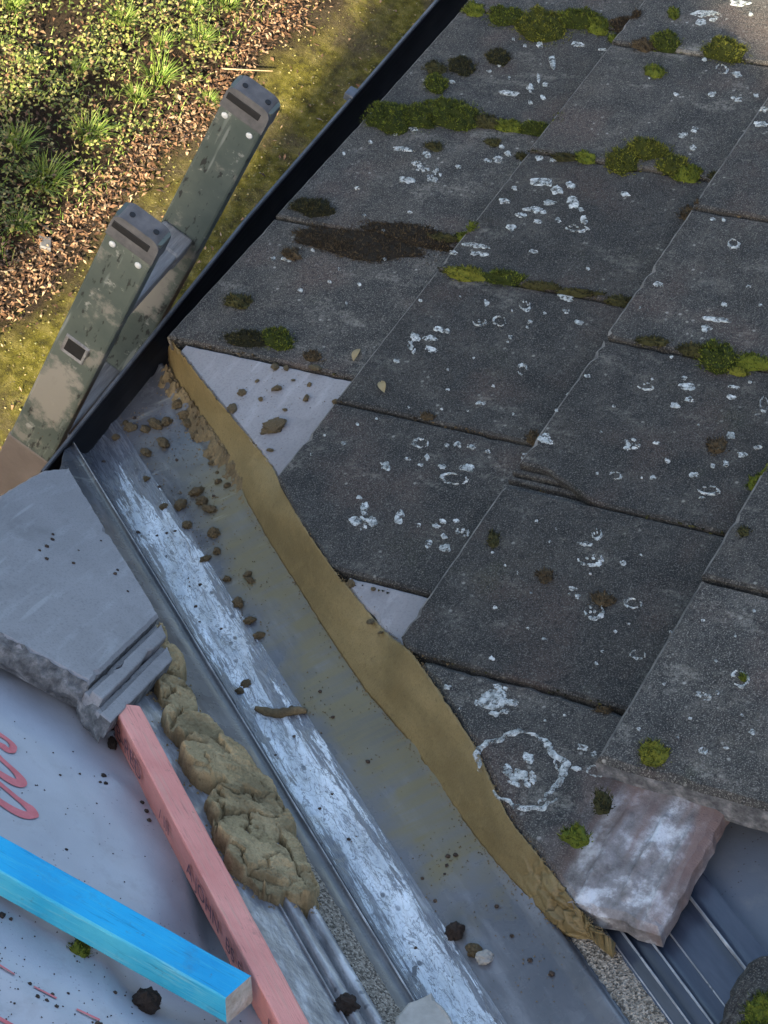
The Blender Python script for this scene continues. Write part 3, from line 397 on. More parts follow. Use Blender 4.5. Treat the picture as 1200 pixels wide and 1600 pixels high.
def make_grp(name):
    """grey glass-fibre trough with a film of wiped mortar towards the pointed side"""
    k = MB(name)
    cx = k.sep(0)
    tx = k.sep(1)
    big = k.noise(7, 5, 0.6)
    st = k.noise(10, 5, 0.65, co=k.map(scale=(3.0, 0.55, 1.0), rot=(0, 0, 0.5)))
    wipe = k.noise(16, 5, 0.6, co=k.map(scale=(0.35, 3.0, 1.0), rot=(0, 0, -0.35)))
    c = k.ramp(big, [(0.3, (0.050, 0.053, 0.060)), (0.7, (0.112, 0.114, 0.120))])
    c = k.mix(k.ramp(st, [(0.52, 0.0), (0.66, 0.40)]), c, (0.22, 0.225, 0.235))
    # film of mortar: starts at the band, ragged edge, ends near the top of the pointing
    reach = k.math('ADD', k.math('MULTIPLY', k.math('SUBTRACT', k.noise(9, 5, 0.6), 0.5), 0.16), 0.092)
    near = k.math('MULTIPLY', k.math('SUBTRACT', reach, cx), 28.0, True)
    low = k.math('MULTIPLY', k.math('SUBTRACT', 1.13, k.math('ADD', tx, k.math('MULTIPLY', k.math('SUBTRACT', k.noise(14, 4, 0.6), 0.5), 0.25))), 14.0, True)
    hi = k.math('MULTIPLY', k.math('SUBTRACT', k.math('ADD', tx, k.math('MULTIPLY', big, 0.3)), 0.24), 7.0, True)
    film = k.math('MULTIPLY', k.math('MULTIPLY', near, low), hi)
    film = k.math('MULTIPLY', film, k.ramp(wipe, [(0.35, 0.5), (0.58, 1.0)]))
    c = k.mix(film, c, (0.132, 0.113, 0.060))
    # pale dried smears
    pale = k.math('MULTIPLY', k.ramp(wipe, [(0.60, 0.0), (0.70, 0.55)]), k.math('MULTIPLY', k.math('SUBTRACT', 0.5, tx), 5.0, True))
    c = k.mix(pale, c, (0.27, 0.275, 0.245))
    r = k.ramp(k.noise(30, 4, 0.6), [(0.3, 0.16), (0.7, 0.36)])
    r = k.math('ADD', r, k.math('MULTIPLY', film, 0.25))
    n = k.bump(k.noise(38, 4, 0.6, co=k.map(scale=(2.2, 0.5, 1))), 0.12, 0.003)
    n = k.bump(k.noise(300, 3, 0.6), 0.10, 0.001, n)
    return k.done(c, r, n, 0.36)


def make_sky_sheen(name):
    """sky reflection painted as a pale band down the middle of the trough: glossy, with fine dark crease lines and streaky edges"""
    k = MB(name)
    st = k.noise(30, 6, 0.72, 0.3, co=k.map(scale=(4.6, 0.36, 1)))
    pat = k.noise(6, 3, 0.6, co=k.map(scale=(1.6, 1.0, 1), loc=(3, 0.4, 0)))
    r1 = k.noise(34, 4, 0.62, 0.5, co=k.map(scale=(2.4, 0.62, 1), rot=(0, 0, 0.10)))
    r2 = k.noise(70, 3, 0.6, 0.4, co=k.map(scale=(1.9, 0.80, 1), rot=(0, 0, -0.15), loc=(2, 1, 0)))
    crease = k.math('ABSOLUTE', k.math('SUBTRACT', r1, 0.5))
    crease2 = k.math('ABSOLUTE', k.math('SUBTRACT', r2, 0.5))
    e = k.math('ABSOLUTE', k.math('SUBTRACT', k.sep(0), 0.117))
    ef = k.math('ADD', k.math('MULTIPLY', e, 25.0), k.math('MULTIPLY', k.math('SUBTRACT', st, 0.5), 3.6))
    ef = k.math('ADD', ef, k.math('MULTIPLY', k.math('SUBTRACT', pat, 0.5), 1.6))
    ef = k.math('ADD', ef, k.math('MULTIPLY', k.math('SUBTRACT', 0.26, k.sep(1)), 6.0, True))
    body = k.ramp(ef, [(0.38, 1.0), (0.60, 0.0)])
    film = k.ramp(k.noise(24, 4, 0.6, co=k.map(scale=(2.0, 0.5, 1))), [(0.3, (0.30, 0.335, 0.36)), (0.7, (0.70, 0.75, 0.78))])  # bright tones of the reflected sky, put into the base colour
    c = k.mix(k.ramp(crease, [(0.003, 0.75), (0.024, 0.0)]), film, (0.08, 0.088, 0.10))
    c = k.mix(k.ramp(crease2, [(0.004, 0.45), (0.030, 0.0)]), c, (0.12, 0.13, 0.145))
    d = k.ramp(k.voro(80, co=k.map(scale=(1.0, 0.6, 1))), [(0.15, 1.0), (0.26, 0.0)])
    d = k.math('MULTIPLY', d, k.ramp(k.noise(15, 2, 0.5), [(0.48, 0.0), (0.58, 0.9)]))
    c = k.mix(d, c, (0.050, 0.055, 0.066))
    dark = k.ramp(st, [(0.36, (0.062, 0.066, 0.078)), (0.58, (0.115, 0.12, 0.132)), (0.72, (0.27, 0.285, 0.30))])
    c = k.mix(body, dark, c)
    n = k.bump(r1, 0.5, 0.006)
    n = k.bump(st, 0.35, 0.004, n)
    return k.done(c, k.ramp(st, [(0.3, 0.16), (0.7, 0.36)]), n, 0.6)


def make_simple(name, a, b, scale=20, rough=0.6, bump=0.3, bdist=0.002, bscale=150, spec=0.4, metal=0.0, stretch=(1, 1, 1)):
    k = MB(name)
    c = k.ramp(k.noise(scale, 5, 0.62, co=k.map(scale=stretch)), [(0.32, a), (0.68, b)])
    n = k.bump(k.noise(bscale, 4, 0.65, co=k.map(scale=stretch)), bump, bdist)
    return k.done(c, rough, n, spec, metal)


def make_sand(name):
    k = MB(name)
    v = k.voro(420, 1)
    h = k.voro(420, 0)
    g = k.node("ShaderNodeRGBToBW", 0, None, Color=v)
    c = k.ramp(g, [(0.2, (0.09, 0.079, 0.063)), (0.5, (0.25, 0.216, 0.172)), (0.8, (0.39, 0.345, 0.285))])
    n = k.bump(h, 1.0, 0.003)
    n = k.bump(k.noise(300, 3, 0.6), 0.6, 0.002, n)
    return k.done(c, 0.9, n, 0.3)


def make_membrane(name, tint=(0.365, 0.365, 0.385)):
    k = MB(name)
    big = k.noise(5, 4, 0.6)
    c = k.ramp(big, [(0.3, tuple(v * 0.86 for v in tint)), (0.7, tuple(v * 1.10 for v in tint))])
    dirt = k.noise(22, 6, 0.7)
    c = k.mix(k.ramp(dirt, [(0.55, 0.0), (0.75, 0.4)]), c, (0.20, 0.19, 0.18))
    sp = k.voro(140)
    c = k.mix(k.math('MULTIPLY', k.ramp(sp, [(0.08, 0.9), (0.16, 0.0)]), k.ramp(k.noise(7, 3, 0.6), [(0.52, 0.0), (0.62, 1.0)])), c, (0.035, 0.033, 0.032))
    n = k.bump(k.noise(14, 5, 0.55), 0.35, 0.008)
    n = k.bump(k.noise(520, 2, 0.5), 0.25, 0.0008, n)
    return k.done(c, 0.55, n, 0.4)


def make_batten(name, a, b, worn, rough=0.65):
    k = MB(name)
    g = k.noise(30, 6, 0.65, co=k.map(scale=(9.0, 0.5, 9.0)))
    big = k.noise(11, 4, 0.6)
    c = k.ramp(big, [(0.3, a), (0.7, b)])
    c = k.mix(k.ramp(g, [(0.52, 0.0), (0.70, 0.55)]), c, worn)
    c = k.mix(k.ramp(k.noise(50, 5, 0.7, co=k.map(scale=(7.0, 0.35, 7.0), loc=(4, 2, 1))), [(0.30, 0.6), (0.42, 0.0)]), c, tuple(v * 0.45 for v in a))
    c = k.mix(k.ramp(k.noise(16, 6, 0.75, co=k.map(loc=(6, 3, 2))), [(0.56, 0.0), (0.74, 0.5)]), c, tuple(0.35 * v + 0.05 for v in a))
    c = k.mix(k.ramp(k.noise(90, 4, 0.7), [(0.64, 0.0), (0.74, 0.45)]), c, (0.10, 0.085, 0.07))
    n = k.bump(g, 0.5, 0.002)
    n = k.bump(k.noise(260, 4, 0.6, co=k.map(scale=(3, 0.4, 3))), 0.35, 0.001, n)
    return k.done(c, rough, n, 0.35)


def make_moss(name, lo, hi):
    k = MB(name)
    isl = k.t.nodes.new("ShaderNodeNewGeometry").outputs["Random Per Island"]
    c = k.ramp(isl, [(0.0, tuple(v * 0.6 for v in lo)), (0.35, lo), (0.8, hi), (0.93, tuple(v * 1.25 for v in hi)), (1.0, (0.075, 0.048, 0.022))])
    c = k.mix(k.ramp(k.noise(40, 3, 0.6), [(0.5, 0.0), (0.7, 0.5)]), c, tuple(v * 0.5 for v in lo))
    return k.done(c, 0.9, k.bump(k.noise(700, 2, 0.5), 0.5, 0.001), 0.2)


def make_leaf(name, cols, rough=0.6, trans=0.0):
    k = MB(name)
    n = k.t.nodes.new("ShaderNodeNewGeometry").outputs["Random Per Island"]
    c = k.ramp(n, [(i / max(1, len(cols) - 1), v) for i, v in enumerate(cols)])
    return k.done(c, rough, None, 0.35)


def make_ladder_paint(name):
    k = MB(name)
    big = k.noise(9, 5, 0.6)
    c = k.ramp(big, [(0.3, (0.048, 0.064, 0.058)), (0.7, (0.095, 0.112, 0.096))])
    w = k.noise(17, 6, 0.68)
    c = k.mix(k.ramp(w, [(0.56, 0.0), (0.64, 0.75)]), c, (0.20, 0.19, 0.165))
    c = k.mix(k.ramp(k.noise(34, 5, 0.7, co=k.map(loc=(2, 5, 1))), [(0.62, 0.0), (0.70, 0.8)]), c, (0.31, 0.31, 0.28))
    c = k.mix(k.ramp(k.noise(40, 3, 0.6, co=k.map(loc=(7, 1, 3), scale=(1, 2.5, 0.8))), [(0.60, 0.0), (0.66, 0.85)]), c, (0.012, 0.012, 0.013))
    dv = k.node("ShaderNodeVectorMath", 1, {"operation": 'DISTANCE'}, _0=k.map(scale=(0.15, 1.25, 0.75)), _1=(0.0, -0.02, -0.055))
    wear = k.math('ADD', dv, k.math('MULTIPLY', k.math('SUBTRACT', w, 0.5), 0.16))
    c = k.mix(k.ramp(k.math('MULTIPLY', wear, 10.0), [(0.42, 0.85), (0.60, 0.0)]), c, (0.24, 0.225, 0.195))
    sc = k.noise(70, 2, 0.4, co=k.map(scale=(1, 1.0, 0.08), rot=(0.7, 0, 0)))
    c = k.mix(k.ramp(sc, [(0.66, 0.0), (0.70, 0.4)]), c, (0.30, 0.32, 0.30))
    n = k.bump(w, 0.25, 0.002)
    return k.done(c, 0.55, n, 0.4)


def make_ground(name):
    k = MB(name)
    y = k.sep(1)
    wob = k.math('MULTIPLY', k.math('SUBTRACT', k.noise(3.2, 4, 0.65), 0.5), 0.42)
    yy = k.math('ADD', y, wob)
    a = k.math('MULTIPLY', k.math('ADD', yy, 1.10), 7.0, True)       # 1 on the mossy strip by the house
    fine = k.noise(70, 5, 0.75)
    soil = k.ramp(fine, [(0.3, (0.01628, 0.0111, 0.00666)), (0.55, (0.0481, 0.03182, 0.01776)), (0.75, (0.1036, 0.074, 0.0444))])
    strip = k.ramp(k.noise(22.2, 4.44, 0.5772), [(0.34, (0.0444, 0.03848, 0.0074)), (0.50, (0.148, 0.1295, 0.01628)), (0.66, (0.2664, 0.222, 0.0592))])
    earth = k.ramp(fine, [(0.3, (0.0629, 0.04736, 0.0222)), (0.7, (0.1924, 0.1517, 0.0814))])
    strip = k.mix(k.ramp(k.noise(3.6, 5, 0.65, co=k.map(loc=(1.48, 5.92, 0))), [(0.45, 0.0), (0.60, 0.9)]), strip, earth)
    c = k.mix(a, soil, strip)
    n = k.bump(fine, 1.0, 0.03)
    n = k.bump(k.noise(240, 3, 0.7), 0.9, 0.008, n)
    return k.done(c, 0.95, n, 0.2)


def make_flange(name):
    k = MB(name)
    c = k.ramp(k.noise(28, 5, 0.65, co=k.map(scale=(2.0, 0.6, 1))), [(0.32, (0.13, 0.133, 0.14)), (0.52, (0.23, 0.233, 0.24)), (0.68, (0.44, 0.45, 0.46))])
    d = k.ramp(k.voro(60, co=k.map(scale=(0.75, 1.0, 1))), [(0.12, 1.0), (0.20, 0.0)])
    d = k.math('MULTIPLY', d, k.ramp(k.noise(12, 2, 0.5), [(0.42, 0.0), (0.52, 0.8)]))
    c = k.mix(d, c, (0.07, 0.075, 0.085))
    n = k.bump(d, -0.5, 0.003)
    n = k.bump(k.noise(45, 4, 0.6, co=k.map(scale=(1.6, 0.7, 1))), 0.45, 0.004, n)
    return k.done(c, 0.26, n, 0.5)


M = {}
M['old_tile'] = make_old_tile("weathered_tile")
M['worn_edge'] = make_simple("worn_tile_edge", (0.055, 0.053, 0.049), (0.19, 0.178, 0.16), 45, 0.9, 0.6, 0.002, 300)
M['head_tile'] = make_old_tile("weathered_tile_with_clean_head", True)
M['new_tile'] = make_new_tile("clean_tile")
M['lip'] = make_simple("gutter_lip_highlight", (0.045, 0.048, 0.052), (0.10, 0.105, 0.11), 30, 0.5)  # lighter grey paints the highlight line along the gutter lip
M['rough'] = make_rough_concrete("broken_concrete")
M['mortar'] = make_mortar("trowelled_mortar", (0.168, 0.122, 0.050), (0.228, 0.168, 0.073), 0.55)
M['lump'] = make_mortar("lump_mortar", (0.265, 0.196, 0.094), (0.395, 0.302, 0.165), 0.85, False)
M['crumb'] = make_mortar("crumb_mortar", (0.10, 0.072, 0.036), (0.19, 0.14, 0.07), 0.8, False)
M['clod'] = make_simple("soil_clod", (0.014, 0.010, 0.008), (0.075, 0.050, 0.034), 60, 0.9, 0.8, 0.004, 200)
M['grp'] = make_grp("glass_fibre_trough")
M['grp_dark'] = make_simple("glossy_trough_edge", (0.016, 0.022, 0.036), (0.050, 0.060, 0.082), 12, 0.26, 0.15, 0.002, 60, 0.35, 0.0, (3, 0.4, 1))
M['crinkle'] = make_sky_sheen("painted_sky_sheen")  # sky reflection painted down the trough centre
M['flange'] = make_flange("trough_flange")
M['sand'] = make_sand("bonded_sand")
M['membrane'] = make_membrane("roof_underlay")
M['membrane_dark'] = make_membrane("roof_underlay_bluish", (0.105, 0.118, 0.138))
M['print_red'] = make_simple("red_print", (0.48, 0.10, 0.11), (0.60, 0.16, 0.17), 60, 0.6, 0.1)
M['ink'] = make_simple("dark_ink", (0.10, 0.045, 0.06), (0.18, 0.08, 0.09), 160, 0.8, 0.1)
M['pink'] = make_batten("pink_batten", (0.62, 0.215, 0.175), (0.76, 0.31, 0.25), (0.54, 0.31, 0.23))
M['blue'] = make_batten("blue_batten", (0.003, 0.27, 0.52), (0.008, 0.37, 0.64), (0.06, 0.44, 0.58))
M['blue_side'] = make_batten("blue_batten_side", (0.015, 0.34, 0.52), (0.10, 0.50, 0.58), (0.36, 0.58, 0.52))
M['sawn'] = make_simple("sawn_timber", (0.33, 0.29, 0.22), (0.50, 0.46, 0.38), 90, 0.8, 0.6, 0.003, 180)
def make_lichen(name):
    k = MB(name)
    a = k.noise(130, 5, 0.78)
    c = k.ramp(k.noise(120, 4, 0.65), [(0.34, (0.15, 0.165, 0.158)), (0.5, (0.36, 0.385, 0.37)), (0.66, (0.60, 0.62, 0.60))])
    m = k.done(c, 0.95, k.bump(a, 0.9, 0.003), 0.2)
    k._set(k.b.inputs["Alpha"], k.ramp(a, [(0.37, 0.0), (0.54, 0.95)]))
    return m


M['lichen'] = make_lichen("white_lichen")
M['moss_g'] = make_moss("green_moss", (0.030, 0.042, 0.005), (0.125, 0.145, 0.016))
M['moss_y'] = make_moss("yellow_green_moss", (0.042, 0.050, 0.006), (0.165, 0.165, 0.022))
M['moss_d'] = make_moss("dark_moss", (0.014, 0.015, 0.006), (0.060, 0.056, 0.018))
M['moss_b'] = make_moss("brown_moss", (0.022, 0.016, 0.009), (0.085, 0.062, 0.033))
M['gutter'] = make_simple("black_plastic", (0.006, 0.0065, 0.008), (0.013, 0.014, 0.016), 20, 0.5, 0.1, 0.001, 200, 0.25)
M['clip'] = make_simple("grey_plastic_clip", (0.05, 0.06, 0.075), (0.09, 0.10, 0.12), 60, 0.5)
M['ladder'] = make_ladder_paint("worn_green_paint")
M['cap'] = make_simple("grey_plastic_cap", (0.062, 0.062, 0.064), (0.115, 0.112, 0.112), 40, 0.85, 0.3)
M['dark'] = make_simple("black_recess", (0.006, 0.006, 0.007), (0.012, 0.012, 0.013), 40, 0.7)
M['rivet'] = make_simple("pale_rivet", (0.42, 0.43, 0.42), (0.6, 0.6, 0.58), 200, 0.4)
M['rung'] = make_simple("worn_grey_rung", (0.13, 0.125, 0.12), (0.24, 0.235, 0.225), 60, 0.6, 0.5, 0.002, 150, 0.4, 0.0, (0.3, 3, 3))
M['brown'] = make_simple("plain_brown", (0.095, 0.078, 0.07), (0.14, 0.118, 0.108), 14, 0.55)
M['wall'] = make_simple("house_brick", (0.16, 0.085, 0.06), (0.24, 0.13, 0.09), 6, 0.9, 0.5, 0.004, 120)
M['stone'] = make_simple("pale_stone", (0.26, 0.245, 0.215), (0.38, 0.36, 0.32), 40, 0.85, 0.5)
M['ground'] = make_ground("garden_ground")
M['grass'] = make_leaf("grass_blade", [(0.0592, 0.1036, 0.0111), (0.1036, 0.1702, 0.0185), (0.1554, 0.2146, 0.0333), (0.1998, 0.1998, 0.0592)])
M['clover'] = make_leaf("small_leaves", [(0.037, 0.0555, 0.00888), (0.074, 0.0962, 0.01628), (0.1258, 0.148, 0.02664), (0.185, 0.1924, 0.0444), (0.2442, 0.2146, 0.0814), (0.1184, 0.0814, 0.0296)])
M['litter'] = make_leaf("dead_leaves", [(0.0444, 0.0222, 0.0111), (0.0962, 0.0481, 0.0222), (0.148, 0.0777, 0.037), (0.222, 0.1332, 0.0703), (0.3256, 0.2368, 0.1406)])
M['twig'] = make_simple("pale_twig", (0.24, 0.17, 0.09), (0.34, 0.25, 0.14), 60, 0.8)
M['yellow_leaf'] = make_simple("yellow_leaf", (0.20, 0.15, 0.07), (0.27, 0.21, 0.11), 80, 0.7)

# ------------------------------------------------------------------ ground
ground_v = [(-40, -40, 0), (40, -40, 0), (40, 40, 0), (-40, 40, 0)]
ground = obj("ground", ground_v, [(0, 1, 2, 3)], M['ground'], None, Matrix.Translation((0, 0, GROUND_Z)))
tag(ground, kind="structure")

# ------------------------------------------------------------------ old tiled roof
roof = empty("tiled_roof", MR)
tag(roof, "old dark concrete tiled roof slope with moss and white lichen", "roof")
COURSE_OFF = [OFFS[0], OFFS[1], OFFS[2], OFFS[3], 0.06, -0.09]
DROP = 0.026


def x_cut(s):
    if s < CUT[0][1]:
        return CUT[0][0] + (s - CUT[0][1]) * 0.74
    if s > CUT[-1][1]:
        return CUT[-1][0] + (s - CUT[-1][1]) * 0.76
    return lerp_table(CUT, s, 1, 0)


def tile_h(x, s, course=None):
    k = course if course is not None else max(0, min(5, int(math.floor(s / G))))
    du = ((-x - COURSE_OFF[k]) % W) / W
    return -DROP * (s - k * G) / G + 0.001 - 0.002 * du


def tile_key(x, s):
    k = max(0, min(5, int(math.floor(s / G))))
    return k, int(math.floor((-x - COURSE_OFF[k]) / W))


def resample(poly, step):
    out = []
    n = len(poly)
    for i in range(n):
        a, b = Vector(poly[i]), Vector(poly[(i + 1) % n])
        d = (b - a).length
        m = max(1, int(d / step))
        for j in range(m):
            out.append(a + (b - a) * (j / m))
    return out


def slab(poly, hfun, thick, seed, step=0.012, jit=0.0009, bev=0.0028, bev_h=0.0022, rough_from=None):
    """a plate with worn, slightly chipped edges; poly is counter-clockwise in its own plane"""
    area = sum(poly[i][0] * poly[(i + 1) % len(poly)][1] - poly[(i + 1) % len(poly)][0] * poly[i][1] for i in range(len(poly)))
    if area < 0:
        poly = poly[::-1]
    pts = resample(poly, step)
    n = len(pts)
    outer, inner = [], []
    for i in range(n):
        t = (pts[(i + 1) % n] - pts[i - 1])
        if t.length < 1e-9:
            t = Vector((1, 0))
        t.normalize()
        nrm = Vector((t.y, -t.x))
        q = pts[i]
        chip = max(0.0, nz(q.x, q.y, seed, 60) - 0.32) * 0.010
        j = nz(q.x, q.y, seed, 190) * jit - chip
        outer.append(q + nrm * j)
        inner.append(q + nrm * (j - bev - chip * 0.8))
    verts, faces, mid = [], [], []
    for q in inner:
        verts.append((q.x, q.y, hfun(q.x, q.y)))
    for q in outer:
        verts.append((q.x, q.y, hfun(q.x, q.y) - bev_h))
    for q in outer:
        verts.append((q.x, q.y, hfun(q.x, q.y) - thick))
    faces.append(tuple(range(n)))
    mid.append(0)
    for i in range(n):
        j = (i + 1) % n
        faces.append((i, i + n, j + n, j))
        mid.append(2 if abs(outer[j].x - outer[i].x) > abs(outer[j].y - outer[i].y) else 0)
        faces.append((i + n, i + 2 * n, j + 2 * n, j + n))
        mid.append(1)
    faces.append(tuple(range(3 * n - 1, 2 * n - 1, -1)))
    mid.append(1)
    return verts, faces, mid


TILES = {}
for k in range(6):
    s0, s1 = k * G, k * G + TILE_LEN
    for j in range(-6, 9):
        xn = -(COURSE_OFF[k] + j * W) - 0.0022          # near edge
        xf = -(COURSE_OFF[k] + (j + 1) * W) + 0.0022    # far edge
        if (k, j) == (1, -1):
            xn -= 0.013
        if (k, j) == (1, -2):
            xf -= 0.013
        if k == 3 and xn > 0.60:
            continue                                    # stripped away beside the valley
        if k >= 4 and xn > 0.34 + 0.12 * (k - 4):
            continue
        if (k, j) == (2, -3):
            s1 = 1.058
        near = []
        full = True
        for i in range(33):
            s = s0 + (s1 - s0) * i / 32
            xc = x_cut(s)
            x = xn
            if (k, j) == (2, -1) and s < 0.735:         # broken corner
                x = min(x, 0.1365 + max(0.0, (s - 0.645)) * 0.46)
            if (k, j) == (2, -3):
                xc = min(xc, 0.745 + 0.006 * nz(s * 40, 2, 2))
            if xc < x:
                x = xc
                full = False
            if x > xf + 0.006:
                near.append((x, s))
        if len(near) < 3 or (near[-1][1] - near[0][1]) < 0.05:
            continue
        if k >= 2 and (k, j) != (2, -3) and near[0][1] > s0 + G * 0.8:
            continue
        if full and (k, j) != (2, -1):
            near = [near[0], near[-1]]
        if near[0][1] > s0 + 1e-6:
            poly = near + [(xf, s1), (xf, near[0][1])]
        else:
            poly = near + [(xf, s1), (xf, s0)]
        if k == 0:      # the eave course overhangs a little more towards the valley
            poly = [(x, s - (0.019 * max(0.0, min(1.05, 1 + x / 0.75)) if s < 1e-6 else 0.0)) for x, s in poly]
        clean = (k, j) in ((0, -1), (1, -2))
        head = (k, j) == (2, -3)
        # the near long side and the tail keep their true thickness
        v, f, mid = slab(poly, lambda x, s, k=k, j=j, xn=xn: -DROP * (s - k * G) / G + 0.001 - 0.002 * min(1.05, max(0.0, (xn - x) / W)) + 0.0008 * math.sin(k * 3.1 + j * 1.7),
                         0.0245 if not (k == 3 and j == 1 - 2) else 0.042, k * 7.3 + j * 1.9, 0.012, 0.0009 if (k, j) != (2, -3) else 0.005, (0.0036 if (k, j) != (2, -3) else 0.0075) if not (k == 3 and j == -1) else 0.006, (0.0026 if (k, j) != (2, -3) else 0.006) if not (k == 3 and j == -1) else 0.007)
        mat = M['new_tile'] if clean else (M['head_tile'] if head else M['old_tile'])
        o = obj("roof_tile", v, f, [mat, mat if (k, j) != (3, -1) else M['rough'], mat if clean or head else M['worn_edge']], roof, Matrix(), False, mid)
        if clean:
            o["label"] = "clean grey new tile cut along the valley"
        TILES[(k, j)] = o

# the exposed head of the last tile beside the valley: two cast ribs
hd = TILES.get((2, -3), roof)
for si, (sa, x0, x1, wd, ht) in enumerate([(0.968, 0.605, 0.742, 0.016, 0.007), (1.008, 0.596, 0.725, 0.014, 0.008), (1.036, 0.60, 0.735, 0.010, 0.0055)]):
    vs_, fs_ = [], []
    for i in range(19):
        x = x0 + (x1 - x0) * i / 18
        hh = tile_h(x, sa, 2)
        e = math.sin(math.pi * min(1, max(0, i / 18))) ** 0.35
        w = wd * (0.85 + 0.4 * nz(x, si, 1, 30))
        sk = nz(x, si * 3, 5, 24) * 0.005 + 0.02 * (x - x0) * (si - 0.6)
        for q, hq in ((-w, -0.004), (-w * 0.35, ht * e), (w * 0.1, ht * e * 0.8), (w, -0.004)):
            vs_.append((x, sa + sk + q, hh + hq))
    for i in range(18):
        for m in range(3):
            fs_.append((i * 4 + m, i * 4 + m + 1, (i + 1) * 4 + m + 1, (i + 1) * 4 + m))
    obj("cast_rib", vs_, fs_, M['head_tile'], hd, Matrix(), True)

# interlocking ribs laid bare under the broken corner
nt = TILES.get((2, -2), roof)
for i in range(3):
    xa = 0.1395 + i * 0.0128
    v, f, mid = slab([(xa, 0.603), (xa + 0.0080, 0.603), (xa + 0.0080, 0.728), (xa, 0.705)], lambda x, s, i=i: -0.0085 - 0.002 * i - DROP * (s - 2 * G) / G, 0.012, 3 + i, 0.01, 0.0006, 0.0015, 0.0015)
    obj("interlock_rib", v, f, [M['old_tile'], M['old_tile'], M['worn_edge']], nt, Matrix(), False, mid)

# plane of underlay and timber below the tiles
def roof_poly(h, s_from, s_to, x_far, off):
    return [(x_far, s_from, h), (x_cut(s_from) + off, s_from, h), (x_cut(s_to) + off, s_to, h), (x_far, s_to, h)]


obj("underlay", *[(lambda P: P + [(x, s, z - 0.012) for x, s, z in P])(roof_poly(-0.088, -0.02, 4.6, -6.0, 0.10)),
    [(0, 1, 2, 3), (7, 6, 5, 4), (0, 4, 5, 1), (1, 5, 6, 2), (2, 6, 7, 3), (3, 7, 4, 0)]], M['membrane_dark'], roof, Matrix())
MRI = MR.inverted()
rbox("fascia_board", (-6.0, 0.062, -0.20), (0.10, 0.085, -0.078), M['dark'], 0.002, roof, MRI)
rbox("wall", (-6.0, 0.16, GROUND_Z - 0.2), (0.55, 4.0, -0.14), M['wall'], 0, roof, MRI)

# lichen: thin crusts with lobed edges, on the tile they grow on
def blob_outline(n, seed, rough=0.28):
    out = []
    for i in range(n):
        a = 2 * math.pi * i / n
        r = 1 + rough * nz(math.cos(a) * 1.3, math.sin(a) * 1.3, seed) * 1.6 + rough * 0.7 * nz(math.cos(a) * 4, math.sin(a) * 4, seed + 5)
        out.append((a, max(0.3, r)))
    return out


def crust(loops, B, X, S, hf, th=0.0011):
    """loops: list of ('disc'|'band', ...) given in unit-disc space"""
    V, F = [], []

    def P(u, v, dh):
        x, s = X + B[0] * u + B[1] * v, S + B[2] * u + B[3] * v
        V.append((x, s, hf(x, s) + dh))
        return len(V) - 1
    for kind, cx, cy, rad, seed, extra in loops:
        if kind == 'disc':
            ol = blob_outline(18, seed, 0.42)
            c = P(cx, cy, th * 1.3)
            top = [P(cx + math.cos(a) * r * rad * 0.82, cy + math.sin(a) * r * rad * 0.82, th) for a, r in ol]
            bot = [P(cx + math.cos(a) * r * rad, cy + math.sin(a) * r * rad, -0.0006) for a, r in ol]
            for i in range(18):
                k = (i + 1) % 18
                F.append((c, top[i], top[k]))
                F.append((top[i], bot[i], bot[k], top[k]))
        else:
            a0, a1, w = extra
            n = 30
            rows = []
            for i in range(n + 1):
                f = i / n
                a = a0 + (a1 - a0) * f
                tap = 1.0 if a1 - a0 > 6.2 else max(0.15, math.sin(math.pi * f)) ** 0.6
                wr = w * tap * (1 + 0.9 * nz(math.cos(a) * 3, math.sin(a) * 3, seed + 2))
                wr = max(0.03, wr)
                r = rad * (1 + (0.26 if w < 0.11 else 0.18) * nz(math.cos(a) * 1.6, math.sin(a) * 1.6, seed) + 0.13 * nz(math.cos(a) * 6, math.sin(a) * 6, seed + 9))
                rr = [P(cx + math.cos(a) * q, cy + math.sin(a) * q, d) for q, d in ((r - wr, -0.0006), (r - wr * 0.6, th), (r + wr * 0.1, th * 1.4), (r + wr * 0.6, th), (r + wr, -0.0006))]
                rows.append(rr)
            for i in range(n):
                for m in range(4):
                    F.append((rows[i][m], rows[i][m + 1], rows[i + 1][m + 1], rows[i + 1][m]))
    return V, F


